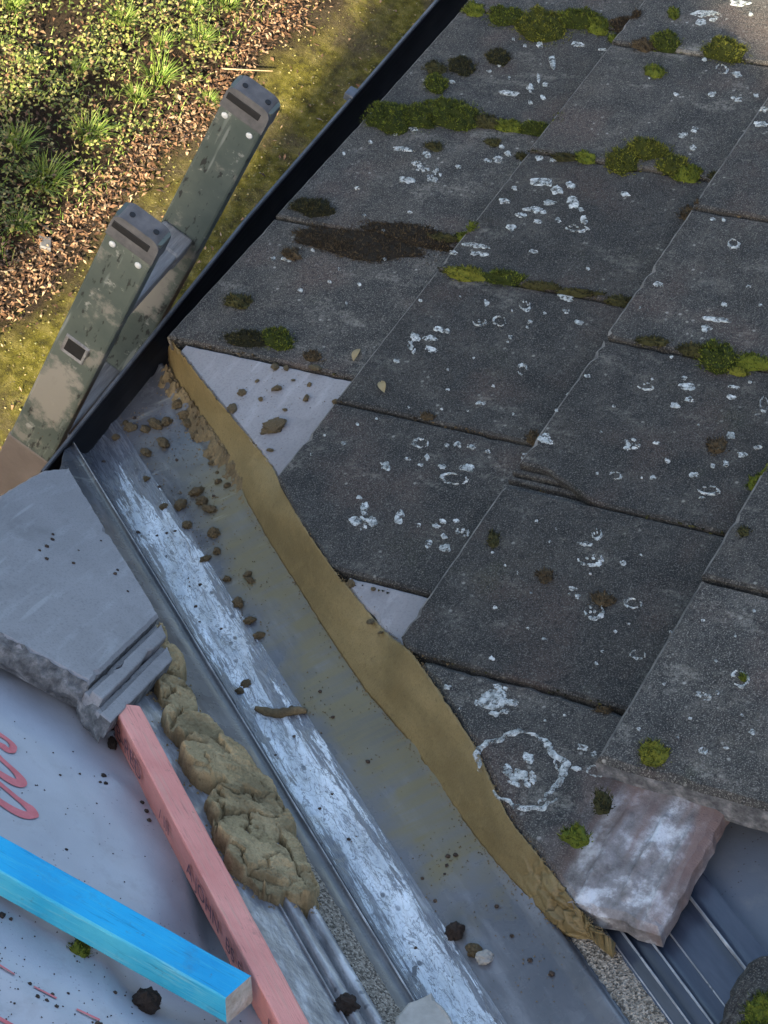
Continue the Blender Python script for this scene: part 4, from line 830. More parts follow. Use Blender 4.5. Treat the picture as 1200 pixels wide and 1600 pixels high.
rl = random.Random(4)
for idx, (X, S, b0, b1, b2, b3, kind) in enumerate(LICHEN):
    key = tile_key(X, S)
    par = TILES.get(key)
    if par is None:
        continue
    sm = math.sqrt(abs(b0 * b3 - b1 * b2))
    sm = rl.uniform(0.62, 1.0) if sm < 0.0042 else 1.0
    B = (b0 * sm, b1 * sm, b2 * sm, b3 * sm)
    kk, jj = key
    xn = -(COURSE_OFF[kk] + jj * W)
    hf = lambda x, s, k=kk, xn=xn, j=jj: -DROP * (s - k * G) / G + 0.001 - 0.002 * min(1.05, max(0, (xn - x) / W)) + 0.0008 * math.sin(k * 3.1 + j * 1.7)
    sd = idx * 3.17
    if kind == 'b':
        L = []
        m = rl.choice([2, 3, 4])
        for q in range(m):
            L.append(('disc', rl.uniform(-0.55, 0.55) * (q > 0), rl.uniform(-0.5, 0.5) * (q > 0), (0.78 if q == 0 else rl.uniform(0.22, 0.5)), sd + q, None))
    elif kind == 's':
        L = []
        for q in range(15):
            a, r = rl.uniform(0, 6.28), math.sqrt(rl.random())
            L.append(('disc', math.cos(a) * r * 0.9, math.sin(a) * r * 0.9, rl.uniform(0.10, 0.28), sd + q, None))
    elif kind == 'r':
        a_ = rl.uniform(0, 6)
        L = [('band', 0, 0, 0.72, sd, (a_, a_ + rl.uniform(3.0, 4.6), rl.uniform(0.16, 0.30))), ('band', 0, 0, 0.78, sd + 7, (a_ + 4.7, a_ + 6.0, 0.12))]
    elif kind == 'c':
        L = [('band', 0, 0, 0.8, sd, (-0.6, 3.0, 0.25))]
        for q in range(3):
            L.append(('disc', rl.uniform(-0.6, 0.6), rl.uniform(-0.9, 0.2), 0.14, sd + q + 3, None))
    else:
        L = [('band', 0, 0, 0.90, sd, (-3.3, -1.2, 0.085)), ('band', 0, 0, 0.88, sd + 2, (-1.35, 0.9, 0.105)), ('band', 0, 0, 0.92, sd + 4, (0.75, 2.4, 0.09)), ('band', 0, 0, 0.80, sd + 6, (-0.6, 1.2, 0.05))]
        for q in range(7):
            a = rl.uniform(0, 6.28)
            L.append(('disc', math.cos(a) * 0.35, math.sin(a) * 0.3, rl.uniform(0.05, 0.14), sd + q, None))
    v, f = crust(L, B, X, S, hf)
    obj("lichen_patch", v, f, M['lichen'], par, Matrix(), False)


# moss cushions
def moss_mesh(B, hf, X, S, seed, height, name, mat):
    r = random.Random(seed)
    V, F = [], []
    det = abs(B[0] * B[3] - B[1] * B[2]) * math.pi
    ph = seed * 1.37

    def top(u, v):
        d = math.sqrt(u * u + v * v)
        edge = 1 + 0.38 * nz(u / max(d, 1e-3), v / max(d, 1e-3), ph, 1.4)
        q = max(0.0, 1 - (d / edge) ** 2)
        return height * (q ** 0.55) * (0.72 + 0.75 * nz(u, v, ph, 2.4) + 0.3 * nz(u, v, ph + 3, 6.0)), q
    # base
    nr_, na = 6, 22
    rings = []
    for i in range(nr_ + 1):
        row = []
        for a in range(na):
            an = 2 * math.pi * a / na
            e = 1 + 0.38 * nz(math.cos(an), math.sin(an), ph, 1.4)
            u, v = math.cos(an) * e * i / nr_, math.sin(an) * e * i / nr_
            h, q = top(u, v)
            x, s = X + B[0] * u + B[1] * v, S + B[2] * u + B[3] * v
            V.append((x, s, hf(x, s) + (h * 0.9 if i < nr_ else -0.001)))
            row.append(len(V) - 1)
        rings.append(row)
    for i in range(nr_):
        for a in range(na):
            b = (a + 1) % na
            F.append((rings[i][a], rings[i + 1][a], rings[i + 1][b], rings[i][b]))
    n = int(min(1500, max(60, det / (0.0019 ** 2))))
    for i in range(n):
        a, d = r.uniform(0, 6.283), math.sqrt(r.random()) * 1.25
        u, v = math.cos(a) * d, math.sin(a) * d
        h, q = top(u, v)
        if q <= 0.0 and r.random() < 0.75:
            continue
        x, s = X + B[0] * u + B[1] * v, S + B[2] * u + B[3] * v
        base = Vector((x, s, hf(x, s) + h * 0.9 - 0.001))
        out = Vector((B[0] * u + B[1] * v, B[2] * u + B[3] * v, 0))
        if out.length > 1e-6:
            out.normalize()
        nd = (Vector((0, 0, 1)) + out * (0.9 * (1 - q)) + Vector((r.uniform(-.5, .5), r.uniform(-.5, .5), 0))).normalized()
        ln = r.uniform(0.0022, 0.0048)
        for w in range(3):
            an = r.uniform(0, 6.283)
            t = Vector((math.cos(an), math.sin(an), 0))
            tip = base + nd * ln + t * ln * 0.7
            sd_ = nd.cross(t) * 0.0008
            i0 = len(V)
            V.extend([tuple(base - sd_), tuple(base + sd_), tuple(tip)])
            F.append((i0, i0 + 1, i0 + 2))
    return mesh_data(name, V, F, mat)


for idx, (X, S, b0, b1, b2, b3, kind) in enumerate(MOSS):
    size = math.sqrt(abs(b0 * b3 - b1 * b2))
    ht = min(0.022, 0.46 * size + 0.003)
    if kind in 'bd':
        ht *= 0.75
    kx = tile_key(X, S)
    hf = lambda x, s: tile_h(x, max(0.0, s))
    put("moss_cushion", moss_mesh((b0, b1, b2, b3), hf, X, S, idx + 3, ht, "moss_cushion", M['moss_' + kind]), roof, Matrix())

# brown dirt washed onto the eave course
dirt = MOSS[0]
for q, (X, S, rx, rs) in enumerate([(-0.28, 0.155, 0.035, 0.10), (-0.315, 0.20, 0.025, 0.09), (-0.265, 0.09, 0.018, 0.05)]):
    put("dirt_patch", moss_mesh((rx, 0, 0, rs), lambda x, s: tile_h(x, s), X, S, 90 + q, 0.004, "dirt_patch", M['moss_b']), roof, Matrix())

# ------------------------------------------------------------------ gutter
gut = empty("gutter", Matrix.Translation((0, 0, 0)))
tag(gut, "black half-round plastic gutter along the eave of the tiled roof", "gutter")


def sweep(profile, xs, close=False):
    V, F = [], []
    n = len(profile)
    for x in xs:
        for y, z in profile:
            V.append((x, y, z))
    for i in range(len(xs) - 1):
        for m in range(n if close else n - 1):
            a, b = i * n + m, i * n + (m + 1) % n
            F.append((a, b, b + n, a + n))
    return V, F


prof = []
for i in range(17):
    a = math.pi * (1 + i / 16)
    prof.append((0.004 + 0.056 * math.cos(a), -0.050 + 0.056 * math.sin(a)))
inner_p = [(0.004 + (y - 0.004) * 0.955, -0.050 + (z + 0.050) * 0.955) for y, z in prof][::-1]
prof = [(prof[0][0] - 0.003, -0.044), (prof[0][0] - 0.004, -0.050)] + prof + inner_p + [(inner_p[-1][0], -0.044)]
def swing(vv):
    return [(x, y + 0.017 * max(0.0, (x + 0.3) / 0.58), z) for x, y, z in vv]


v, f = sweep(prof, [-6.0, -3.0, -1.5, -0.3, 0.0, 0.28], True)
v = swing(v)
f.append(tuple(range(len(prof))))
f.append(tuple(range(len(v) - 1, len(v) - len(prof) - 1, -1)))
obj("channel", v, f, M['gutter'], gut, Matrix())
v, f = sweep([(-0.0560, -0.0445), (-0.0550, -0.0415), (-0.0515, -0.0415), (-0.0500, -0.0445)], [-6.0, -1.5, -0.3, 0.0, 0.28], True)
obj("lip", swing(v), f, M['lip'], gut, Matrix())
rbox("bracket_clip", (CLIP[0][0] - 0.011, -0.066, -0.052), (CLIP[0][0] + 0.011, -0.050, -0.038), M['clip'], 0.002, gut, Matrix())
rbox("bracket_clip", (CLIP[0][0] - 0.92, -0.066, -0.052), (CLIP[0][0] - 0.90, -0.050, -0.038), M['clip'], 0.002, gut, Matrix())

# ------------------------------------------------------------------ stripped roof on the left of the valley
left = empty("stripped_roof", ML)
tag(left, "stripped roof slope covered with grey printed underlay membrane", "roof")
B_RIDGE = 4.10


def a_valley(b):
    return b * 0.9037 + 0.005


def mem_h(b, a):
    h = -0.0555 + 0.0050 * fbm(b, a, 0, 5.0, 3)
    q1 = 1 - abs(nz(b * 5 + a * 2, a * 7 - b * 1.5, 3)) * 2.2
    q2 = 1 - abs(nz(b * 9 - a * 5, a * 6 + b * 3, 8)) * 2.5
    h += 0.0042 * max(0.0, q1) ** 6 + 0.0026 * max(0.0, q2) ** 7
    for (b0, a0, b1, a1, amp, w) in ((0.47, 0.235, 0.60, 0.11, 0.010, 0.020), (0.40, 0.20, 0.52, 0.30, 0.006, 0.014), (0.30, 0.06, 0.34, 0.14, 0.004, 0.012)):
        d = Vector((b1 - b0, a1 - a0))
        t = max(0, min(1, (Vector((b - b0, a - a0)).dot(d)) / d.length_squared))
        q = (Vector((b, a)) - Vector((b0, a0)) - d * t).length
        h += amp * math.exp(-(q / w) ** 2) * math.sin(math.pi * min(1, max(0.0, t * 0.9 + 0.05)))
    # the sheet sags between the rafters
    h -= 0.040 * math.exp(-(((a - 0.265) / 0.055) ** 2 + ((b - 0.50) / 0.13) ** 2))
    return min(h, -0.046) if b < 0.30 else h


V, F = [], []
bs = [-0.20 + i * 0.014 for i in range(100)] + [1.25 + i * 0.1 for i in range(30)]
bs = [b for b in bs if b <= B_RIDGE]
na = 70
for b in bs:
    a1 = max(a_valley(b) + 0.035, -0.20)
    for i in range(na + 1):
        a = -0.25 + (a1 + 0.25) * i / na
        V.append((b, a, mem_h(b, a)))
for i in range(len(bs) - 1):
    for m in range(na):
        q = i * (na + 1) + m
        F.append((q, q + na + 1, q + na + 2, q + 1))
obj("membrane", V, F, M['membrane'], left, Matrix(), True)
deck = [(-0.20, -0.245), (B_RIDGE, -0.245), (B_RIDGE, 3.82), (-0.20, -0.15)]
v = [(b, a, -0.125) for b, a in deck] + [(b, a, -0.15) for b, a in deck]
obj("deck", v, [(0, 1, 2, 3), (7, 6, 5, 4), (0, 4, 5, 1), (1, 5, 6, 2), (2, 6, 7, 3), (3, 7, 4, 0)], M['sawn'], left, Matrix())
# gable wall and far slope of this wing
MLI = ML.inverted()
rx, rz = LO[0] + LB[0] * B_RIDGE, LO[2] + LB[2] * B_RIDGE - 0.14
ex, ez = 0.42, rz - (rx - 0.42) * 0.617
fx = rx + (rx - 0.42)
pts = [(ex, GROUND_Z - 0.2), (fx, GROUND_Z - 0.2), (fx, ez), (rx, rz), (ex, ez)]
v = [(x, 0.02, z) for x, z in pts] + [(x, 3.9, z) for x, z in pts]
obj("wall", v, [(0, 1, 2, 3, 4), (9, 8, 7, 6, 5), (0, 5, 6, 1), (1, 6, 7, 2), (2, 7, 8, 3), (4, 9, 5, 0)], M['wall'], left, MLI)
v = [(rx, -0.02, rz + 0.10), (fx + 0.2, -0.02, ez - 0.05), (fx + 0.2, 3.9, ez - 0.05), (rx, 3.9, rz + 0.10)]
v += [(x, y, z - 0.05) for x, y, z in v]
obj("far_slope", v, [(0, 1, 2, 3), (7, 6, 5, 4), (0, 4, 5, 1), (1, 5, 6, 2), (2, 6, 7, 3), (3, 7, 4, 0)], M['old_tile'], left, MLI)

# red print on the membrane
def flat_stroke(path, width, name, close=False):
    V, F = [], []
    n = len(path)
    P = [Vector(p[:2]) for p in path]
    for i in range(n):
        t = (P[(i + 1) % n if close else min(n - 1, i + 1)] - P[i - 1 if close else max(0, i - 1)])
        t.normalize()
        amp = 1.0
        if close:
            amp = 0.72 + 0.75 * max(0.0, math.cos(2 * math.pi * i / n - 0.35)) ** 1.5
        nn = Vector((-t.y, t.x)) * width * 0.5 * amp
        for q in (P[i] - nn, P[i] + nn):
            V.append((q.x, q.y, mem_h(q.x, q.y) + 0.0012))
    for i in range(n if close else n - 1):
        j = (i + 1) % n
        F.append((2 * i, 2 * i + 1, 2 * j + 1, 2 * j))
    obj(name, V, F, M['print_red'], left, Matrix())


def smooth_path(pts, n=14, close=False):
    out = []
    m = len(pts)
    for i in range(m if close else m - 1):
        p = [Vector(pts[(i + q) % m][:2] if close else pts[min(m - 1, max(0, i + q))][:2]) for q in (-1, 0, 1, 2)]
        for k in range(n):
            t = k / n
            out.append(0.5 * ((2 * p[1]) + (-p[0] + p[2]) * t + (2 * p[0] - 5 * p[1] + 4 * p[2] - p[3]) * t * t + (-p[0] + 3 * p[1] - 3 * p[2] + p[3]) * t ** 3))
    if not close:
        out.append(Vector(pts[-1][:2]))
    return out


def letter_o(b0, a0, lb, la, n=40):
    """slanted oval of a printed letter; long axis runs along the sheet"""
    out = []
    for i in range(n):
        t = 2 * math.pi * i / n
        c, s = math.cos(t), math.sin(t)
        u = abs(c) ** 0.75 * (1 if c > 0 else -1) * la
        w = abs(s) ** 0.85 * (1 if s > 0 else -1) * lb
        out.append(Vector((b0 + w + 0.28 * u, a0 + u)))
    return out


flat_stroke(letter_o(0.398, -0.037, 0.0125, 0.046), 0.0095, "printed_letter", True)
flat_stroke(letter_o(0.444, -0.018, 0.0135, 0.061), 0.0095, "printed_letter", True)
flat_stroke(smooth_path([(0.371, -0.09), (0.368, -0.055), (0.3705, -0.024), (0.352, -0.029), (0.345, -0.05), (0.346, -0.09)]), 0.0085, "printed_letter")
for i in range(0, 16):
    a = -0.24 + i * 0.0445
    for b in (0.7212,):
        if a + 0.0236 < a_valley(b) - 0.05:
            flat_stroke([(b, a - 0.0345 + 0.0311), (b, a + 0.0236 - 0.0034)], 0.0032, "printed_dash")
for i in range(0, 14):
    a = -0.21 + i * 0.0445
    flat_stroke([(0.7905, a), (0.7905, a + 0.0236)], 0.0055, "printed_dash")

# ------------------------------------------------------------------ valley trough
trough = empty("valley_trough", MV)
tag(trough, "grey glass-fibre valley trough smeared with mortar between the two roofs", "valley trough")
TE = sorted([(p[0], p[1]) for p in TEND])


def t_end(c):
    if c < TE[0][0]:
        return TE[0][1] + (c - TE[0][0]) * 0.45
    if c > TE[-1][0]:
        return TE[-1][1] + (c - TE[-1][0]) * 2.4
    return lerp_table(TE, c)


PROFILE = [(-0.165, -0.016), (-0.139, -0.0255), (-0.1365, -0.0215), (-0.134, -0.0265), (-0.112, -0.0345), (-0.090, -0.0425),
           (-0.0815, -0.0455), (-0.0775, -0.0375), (-0.0715, -0.0375), (-0.0665, -0.0495), (-0.0625, -0.0510), (-0.0590, -0.0440), (-0.0550, -0.0455), (-0.0515, -0.0560),
           (-0.048, -0.0572), (-0.016, -0.0688), (-0.0115, -0.0695), (-0.008, -0.0620), (-0.002, -0.0630), (0.006, -0.0755), (0.012, -0.0772),
           (0.04, -0.0872), (0.065, -0.0962), (0.088, -0.1045), (0.10, -0.1090), (0.115, -0.1150), (0.130, -0.1205), (0.140, -0.1225), (0.148, -0.1195), (0.156, -0.1090), (0.1610, -0.1005), (0.1632, -0.0935),
           (0.1655, -0.0925), (0.1680, -0.0965), (0.172, -0.0962), (0.183, -0.0918), (0.213, -0.0795), (0.2165, -0.0795), (0.2185, -0.0665), (0.2215, -0.0640), (0.2265, -0.0630), (0.2290, -0.0655), (0.2310, -0.0765), (0.2365, -0.0750), (0.2385, -0.0600), (0.2420, -0.0570), (0.2490, -0.0545), (0.2515, -0.0570), (0.2530, -0.0650), (0.2555, -0.0650),
           (0.2590, -0.0575), (0.2780, -0.0495), (0.2975, -0.0415), (0.325, -0.0305)]


def trough_n(c):
    return lerp_table(PROFILE, c)


T_STEPS = [0.012 * i for i in range(28)] + [0.34 + 0.03 * i for i in range(62)]


def loft(profile, mat, name, lift=0.0, t0=None, t1=2.2, wob=0.0006, ragged=0.003, thick=0.0025, midx=None, parent=None):
    V, F, MI = [], [], []
    n = len(profile)
    rows = []
    ts = [0.0] + [i / 90 for i in range(1, 91)]
    for f_ in ts:
        row = []
        for m, (c, z) in enumerate(profile):
            e = t_end(c) if t0 is None else t0
            e += ragged * nz(c * 90, 3.3, 1.7) * 1.6
            t = e + (t1 - e) * (f_ ** 1.4)
            zz = z + lift + wob * nz(c * 12, t * 7, 2.2) * 2
            V.append((c, t, zz))
            row.append(len(V) - 1)
        rows.append(row)
    for i in range(len(rows) - 1):
        for m in range(n - 1):
            F.append((rows[i][m], rows[i][m + 1], rows[i + 1][m + 1], rows[i + 1][m]))
            MI.append(midx[m] if midx else 0)
    # lower edge thickness
    base = len(V)
    for m in range(n):
        x = V[rows[0][m]]
        V.append((x[0], x[1] + 0.001, x[2] - thick))
    for m in range(n - 1):
        F.append((rows[0][m], base + m, base + m + 1, rows[0][m + 1]))
        MI.append(midx[m] if midx else 0)
    return obj(name, V, F, mat, parent or trough, Matrix(), True, MI)


def dense(profile, c0, c1, step):
    pts = [(c0, trough_n(c0))]
    c = c0
    keys = [p for p in PROFILE if c0 < p[0] < c1]
    prev = pts[0]
    for p in keys + [(c1, trough_n(c1))]:
        m = max(1, int((p[0] - prev[0]) / step))
        for i in range(1, m + 1):
            q = prev[0] + (p[0] - prev[0]) * i / m
            pts.append((q, trough_n(q)))
        prev = p
    return pts


loft(dense(PROFILE, -0.165, -0.016, 0.01), M['grp_dark'], "outer_edge")
loft(dense(PROFILE, -0.016, 0.1655, 0.006), M['grp'], "trough_sheet")
loft(dense(PROFILE, 0.1655, 0.2145, 0.006), M['grp'], "side_sheet")
loft(dense(PROFILE, 0.2145, 0.2570, 0.003), M['flange'], "ribbed_edge", t0=0.30)
loft(dense(PROFILE, 0.2570, 0.3220, 0.004), M['flange'], "flat_flange", t0=0.62, wob=0.0011)


# pale strip painting the sky reflected along the bottom, on a creased mesh
def build_sky_sheen():
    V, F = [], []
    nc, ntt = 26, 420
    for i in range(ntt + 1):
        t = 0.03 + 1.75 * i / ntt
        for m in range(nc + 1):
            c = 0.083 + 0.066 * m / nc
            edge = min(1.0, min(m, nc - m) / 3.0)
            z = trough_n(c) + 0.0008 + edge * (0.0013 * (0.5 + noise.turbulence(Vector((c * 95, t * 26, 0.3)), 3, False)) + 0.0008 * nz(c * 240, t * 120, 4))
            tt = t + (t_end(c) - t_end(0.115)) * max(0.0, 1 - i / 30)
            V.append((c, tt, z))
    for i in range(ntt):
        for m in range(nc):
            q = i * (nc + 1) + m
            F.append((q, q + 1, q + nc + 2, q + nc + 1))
    return obj("sky_sheen_strip", V, F, M['crinkle'], trough, Matrix(), True)


build_sky_sheen()


def sand_strip(c0, c1, t0, t1):
    V, F = [], []
    nc, ntt = 14, int((t1 - t0) / 0.0024)
    for i in range(ntt + 1):
        t = t0 + (t1 - t0) * i / ntt
        for m in range(nc + 1):
            e = 0.0022 * nz(t * 120, m, 8) if m in (0, nc) else 0
            c = c0 + (c1 - c0) * m / nc + e
            edge = 0 if m in (0, nc) else 1
            V.append((c, t, trough_n(c) + 0.0004 + edge * (0.0007 + 0.0011 * abs(nz(c * 420, t * 420, 3)))))
    for i in range(ntt):
        for m in range(nc):
            q = i * (nc + 1) + m
            F.append((q, q + 1, q + nc + 2, q + nc + 1))
    obj("sand_strip", V, F, M['sand'], trough, Matrix(), False)


# pale strips painting highlights along the folds and the dark outer edge
for cb, wd_, nb in ((0.1645, 0.0013, -0.0915), (0.2590, 0.0016, -0.0545), (-0.0742, 0.0016, -0.0362), (-0.0570, 0.0012, -0.0430), (-0.0490, 0.0009, -0.0555), (-0.1363, 0.0014, -0.0205), (-0.1000, 0.0008, -0.0380)):
    V, F = [], []
    for i in range(61):
        t = (0.07 + 1.7 * i / 60) if 0.16 < cb < 0.17 else 0.9 + 1.0 * i / 60
        w_ = wd_ * (0.75 + 0.7 * abs(nz(t * 14, cb * 90, 2)))
        for q, z_ in ((-w_, -0.003), (-w_ * 0.5, 0.0006), (w_ * 0.5, 0.0006), (w_, -0.003)):
            V.append((cb + q, t, nb + z_))
    for i in range(60):
        for m in range(3):
            F.append((i * 4 + m, i * 4 + m + 1, i * 4 + m + 5, i * 4 + m + 4))
    obj("edge_glint", V, F, M['flange'], trough, Matrix(), True)

sand_strip(-0.0475, -0.0165, 1.05, 1.75)
sand_strip(0.1845, 0.2125, 0.95, 1.75)

# ------------------------------------------------------------------ trowelled mortar band along the cut tiles
def band():
    for _ in range(2):
        for i in range(2, len(MLOW) - 4):
            a_, b_, c_ = MLOW[i - 1], MLOW[i], MLOW[i + 1]
            MLOW[i] = tuple(0.25 * a_[q] + 0.5 * b_[q] + 0.25 * c_[q] if q == 0 else b_[q] for q in range(3))
    n_u = len(MUP)
    rows, cols = 420, 22
    V, F = [], []

    def at(tab, f):
        x = f * (n_u - 1)
        i = min(n_u - 2, int(x))
        r_ = x - i
        p = [Vector(tab[max(0, min(n_u - 1, i + q))]) for q in (-1, 0, 1, 2)]
        return 0.5 * ((2 * p[1]) + (-p[0] + p[2]) * r_ + (2 * p[0] - 5 * p[1] + 4 * p[2] - p[3]) * r_ * r_ + (-p[0] + 3 * p[1] - 3 * p[2] + p[3]) * r_ ** 3)
    for i in range(rows + 1):
        f_ = i / rows
        u, l = at(MUP, f_), at(MLOW, f_)
        l.z = trough_n(l.x) + 0.0004
        ju = 0.0022 * nz(f_ * 190, 1, 2) + 0.0016 * nz(f_ * 520, 5, 2)
        jl = 0.0012 * nz(f_ * 150, 8, 3)
        back_u = u + Vector((-0.010, 0, -0.03))
        line = [back_u]
        for m in range(cols + 1):
            q = m / cols
            p = u.lerp(l, q)
            bulge = 0.0012 * math.sin(math.pi * q) + 0.0013 * fbm(p.x * 20, p.y * 9, p.z * 20, 1.0, 4) + 0.0009 * nz(p.y * 30 + q * 3, q * 2, 6)
            if f_ > 0.78:   # crumbling lower end
                k = (f_ - 0.78) / 0.22
                vp = Vector((p.y * 40, q * 2.6, 1.0)) + 0.35 * Vector((nz(p.y * 60, q * 4, 1), nz(p.y * 60, q * 4, 9), 0))
                dd = noise.voronoi(vp)[0]
                cr_ = max(0.0, 1 - (dd[1] - dd[0]) / 0.16)
                bulge += min(1.0, k * 2.2) * (0.007 * noise.cell(vp) + 0.001 - 0.011 * cr_ + 0.003 * fbm(p.x * 60, p.y * 45, p.z * 60, 1.0, 3)) * math.sin(math.pi * (0.12 + 0.80 * q))
            e = p + Vector((bulge * 0.85, 0, bulge * 0.45))
            if m == 0:
                e.x += ju
                e.z += 0.0004 + 0.3 * abs(ju)
            if m == cols:
                e.x += jl
            line.append(e)
        line.append(l + Vector((-0.02, 0, 0.0005)))
        V.extend(tuple(p) for p in line)
    w = cols + 3
    for i in range(rows):
        for m in range(w - 1):
            q = i * w + m
            F.append((q, q + 1, q + w + 1, q + w))
    # close the lower end (eave) and upper end
    F.append(tuple(range(w - 1, -1, -1)))
    F.append(tuple(rows * w + m for m in range(w)))
    b = obj("mortar_band", V, F, M['mortar'], None, MV, True)
    # ragged crumbs pressed along its foot near the eave
    V, F, H = [], [], []
    nt_, nc_ = 330, 26
    for i in range(nt_ + 1):
        t = -0.045 + 0.40 * i / nt_
        cb = lerp_table([(p[1], p[0]) for p in MLOW], t)
        for m in range(nc_ + 1):
            c = cb - 0.006 + 0.030 * m / nc_
            wv = Vector((c * 70, t * 60, 3.0))
            env = (1 - m / nc_) * 1.5 - 0.55 + 0.9 * noise.noise(wv) + 0.5 * noise.noise(wv * 2.7) - 1.2 * max(0.0, (t - 0.20) / 0.15)
            h = 0.009 * max(-0.2, min(1.0, env * 1.6)) + 0.0022 * noise.noise(wv * 5)
            V.append((c, t, trough_n(c) + h))
            H.append(h)
    w2 = nc_ + 1
    for i in range(nt_):
        for m in range(nc_):
            q = i * w2 + m
            if max(H[q], H[q + 1], H[q + w2], H[q + w2 + 1]) > 0:
                F.append((q, q + 1, q + w2 + 1, q + w2))
    obj("crumbly_foot", V, F, M['crumb'], b, Matrix(), False)
    tag(b, "smooth brown mortar fillet trowelled along the cut edge of the old tiles", "mortar")
    return b


band()


def lump_mesh(name, mat, seed, sub=4, rough=0.30, fine=0.06, flat=0.0):
    bm = bmesh.new()
    bmesh.ops.create_icosphere(bm, subdivisions=sub, radius=1.0)
    off = Vector((seed * 3.1, seed * 1.7, seed * 0.9))
    for v in bm.verts:
        d = v.co.normalized()
        r = 1 + rough * noise.fractal(d * 1.5 + off, 0.9, 2.1, 3) + fine * noise.turbulence(d * 5.5 + off, 4, True)
        # flat broken facets
        cc = noise.voronoi(d * 1.9 + off)[0]
        r += 0.22 * (cc[1] - cc[0]) - 0.06
        v.co = d * r
        if flat and v.co.z > flat:
            v.co.z = flat + (v.co.z - flat) * 0.25
    return bm_mesh(bm, name, mat, sub >= 4)


BIG = [(0.2132, 0.5804, 0.0085, 0.0112), (0.225, 0.6417, 0.0189, 0.0154), (0.2402, 0.7071, 0.0238, 0.0238), (0.2441, 0.7833, 0.0322, 0.028), (0.2605, 0.8617, 0.0238, 0.021),
       (0.2281, 0.865, 0.0308, 0.035), (0.2455, 0.9424, 0.0392, 0.0294), (0.2018, 0.9124, 0.0182, 0.0364), (0.2781, 0.9849, 0.0154, 0.0154), (0.2528, 1.0185, 0.035, 0.0294),
       (0.2757, 1.0281, 0.021, 0.0196), (0.2084, 1.0047, 0.0098, 0.0322), (0.23, 1.0682, 0.0196, 0.0154), (0.2641, 1.0581, 0.0182, 0.014)]


def heap_mesh():
    c0, c1, t0, t1, st = 0.165, 0.330, 0.550, 1.120, 0.00115
    nc, ntt = int((c1 - c0) / st), int((t1 - t0) / st)
    V, F, H = [], [], []
    for i in range(ntt + 1):
        t = t0 + (t1 - t0) * i / ntt
        for m in range(nc + 1):
            c = c0 + (c1 - c0) * m / nc
            wv = Vector((c * 30, t * 24, 1.7))
            wc = c + 0.0060 * noise.noise(wv) + 0.0030 * noise.noise(wv * 3.3) + 0.0014 * noise.noise(wv * 9)
            wt = t + 0.0090 * noise.noise(wv + Vector((9, 3, 2))) + 0.0040 * noise.noise(wv * 3.3 + Vector((2, 7, 1))) + 0.0016 * noise.noise(wv * 9 + Vector((1, 1, 4)))
            edge = -1.0
            for q, (lc, lt_, rc, rt) in enumerate(BIG):
                dc = (wc - lc) / (rc * 1.02)
                dt = (wt - lt_) / (rt * 1.62)
                edge = max(edge, 1 - math.sqrt(dc * dc + dt * dt))
            best = -0.02
            if edge > 0:
                p = Vector((c * 15, t * 17, 0.4))
                w2 = p + 0.30 * Vector((noise.noise(p * 2.0), noise.noise(p * 2.0 + Vector((5, 5, 5))), 0)) + 0.10 * Vector((noise.noise(p * 8), noise.noise(p * 8 + Vector((5, 5, 5))), 0)) + 0.03 * Vector((noise.noise(p * 26), noise.noise(p * 26 + Vector((5, 5, 5))), 0))
                dd, fps = noise.voronoi(w2)
                fp = fps[0]
                hx, hy = noise.cell(fp * 7.3) - 0.5, noise.cell(fp * 5.1 + Vector((3, 1, 2))) - 0.5
                gap = dd[1] - dd[0]
                rim = min(1.0, edge / 0.20)
                best = 0.027 * math.sqrt(rim * (2 - rim)) * (1 + 0.30 * noise.noise(p * 0.6))
                best += rim * (0.0160 * (hx * (w2.x - fp.x) + hy * (w2.y - fp.y)) + 0.0080 * hx)
                msk = max(0.15, min(1.0, 0.55 + 1.8 * noise.noise(p * 0.7 + Vector((4, 4, 4)))))
                best -= rim * msk * (0.0120 * max(0.0, 1 - gap / 0.050) ** 0.8 + 0.0025 * max(0.0, 1 - gap / 0.16) ** 2)
                # smaller breaks and grit
                d3 = noise.voronoi(w2 * 3.6)[0]
                best -= 0.0024 * max(0.0, 1 - (d3[1] - d3[0]) / 0.08) * max(0.0, min(1.0, 2.5 * noise.noise(p * 2.1 + Vector((8, 1, 1)))))
                best += 0.0024 * noise.fractal(p * 3.6, 0.7, 2.0, 5) + 0.0011 * noise.noise(p * 24) + 0.0009 * noise.noise(p * 45)
                best = max(best, 0.001)
            V.append((c, t, -0.0685 + 0.40 * (c - 0.24) + max(best, -0.012)))
            H.append(best)
    w = nc + 1
    for i in range(ntt):
        for m in range(nc):
            q = i * w + m
            if max(H[q], H[q + 1], H[q + w], H[q + w + 1]) > 0:
                F.append((q, q + 1, q + w + 1, q + w))
    used = sorted({i for f in F for i in f})
    remap = {o_: n_ for n_, o_ in enumerate(used)}
    return [V[i] for i in used], [tuple(remap[i] for i in f) for f in F]


hv, hf_ = heap_mesh()
heap = obj("mortar_heap", hv, hf_, M['lump'], None, MV, True)
tag(heap, "row of torn brown mortar lumps bedded beside the new cut tile", "mortar")

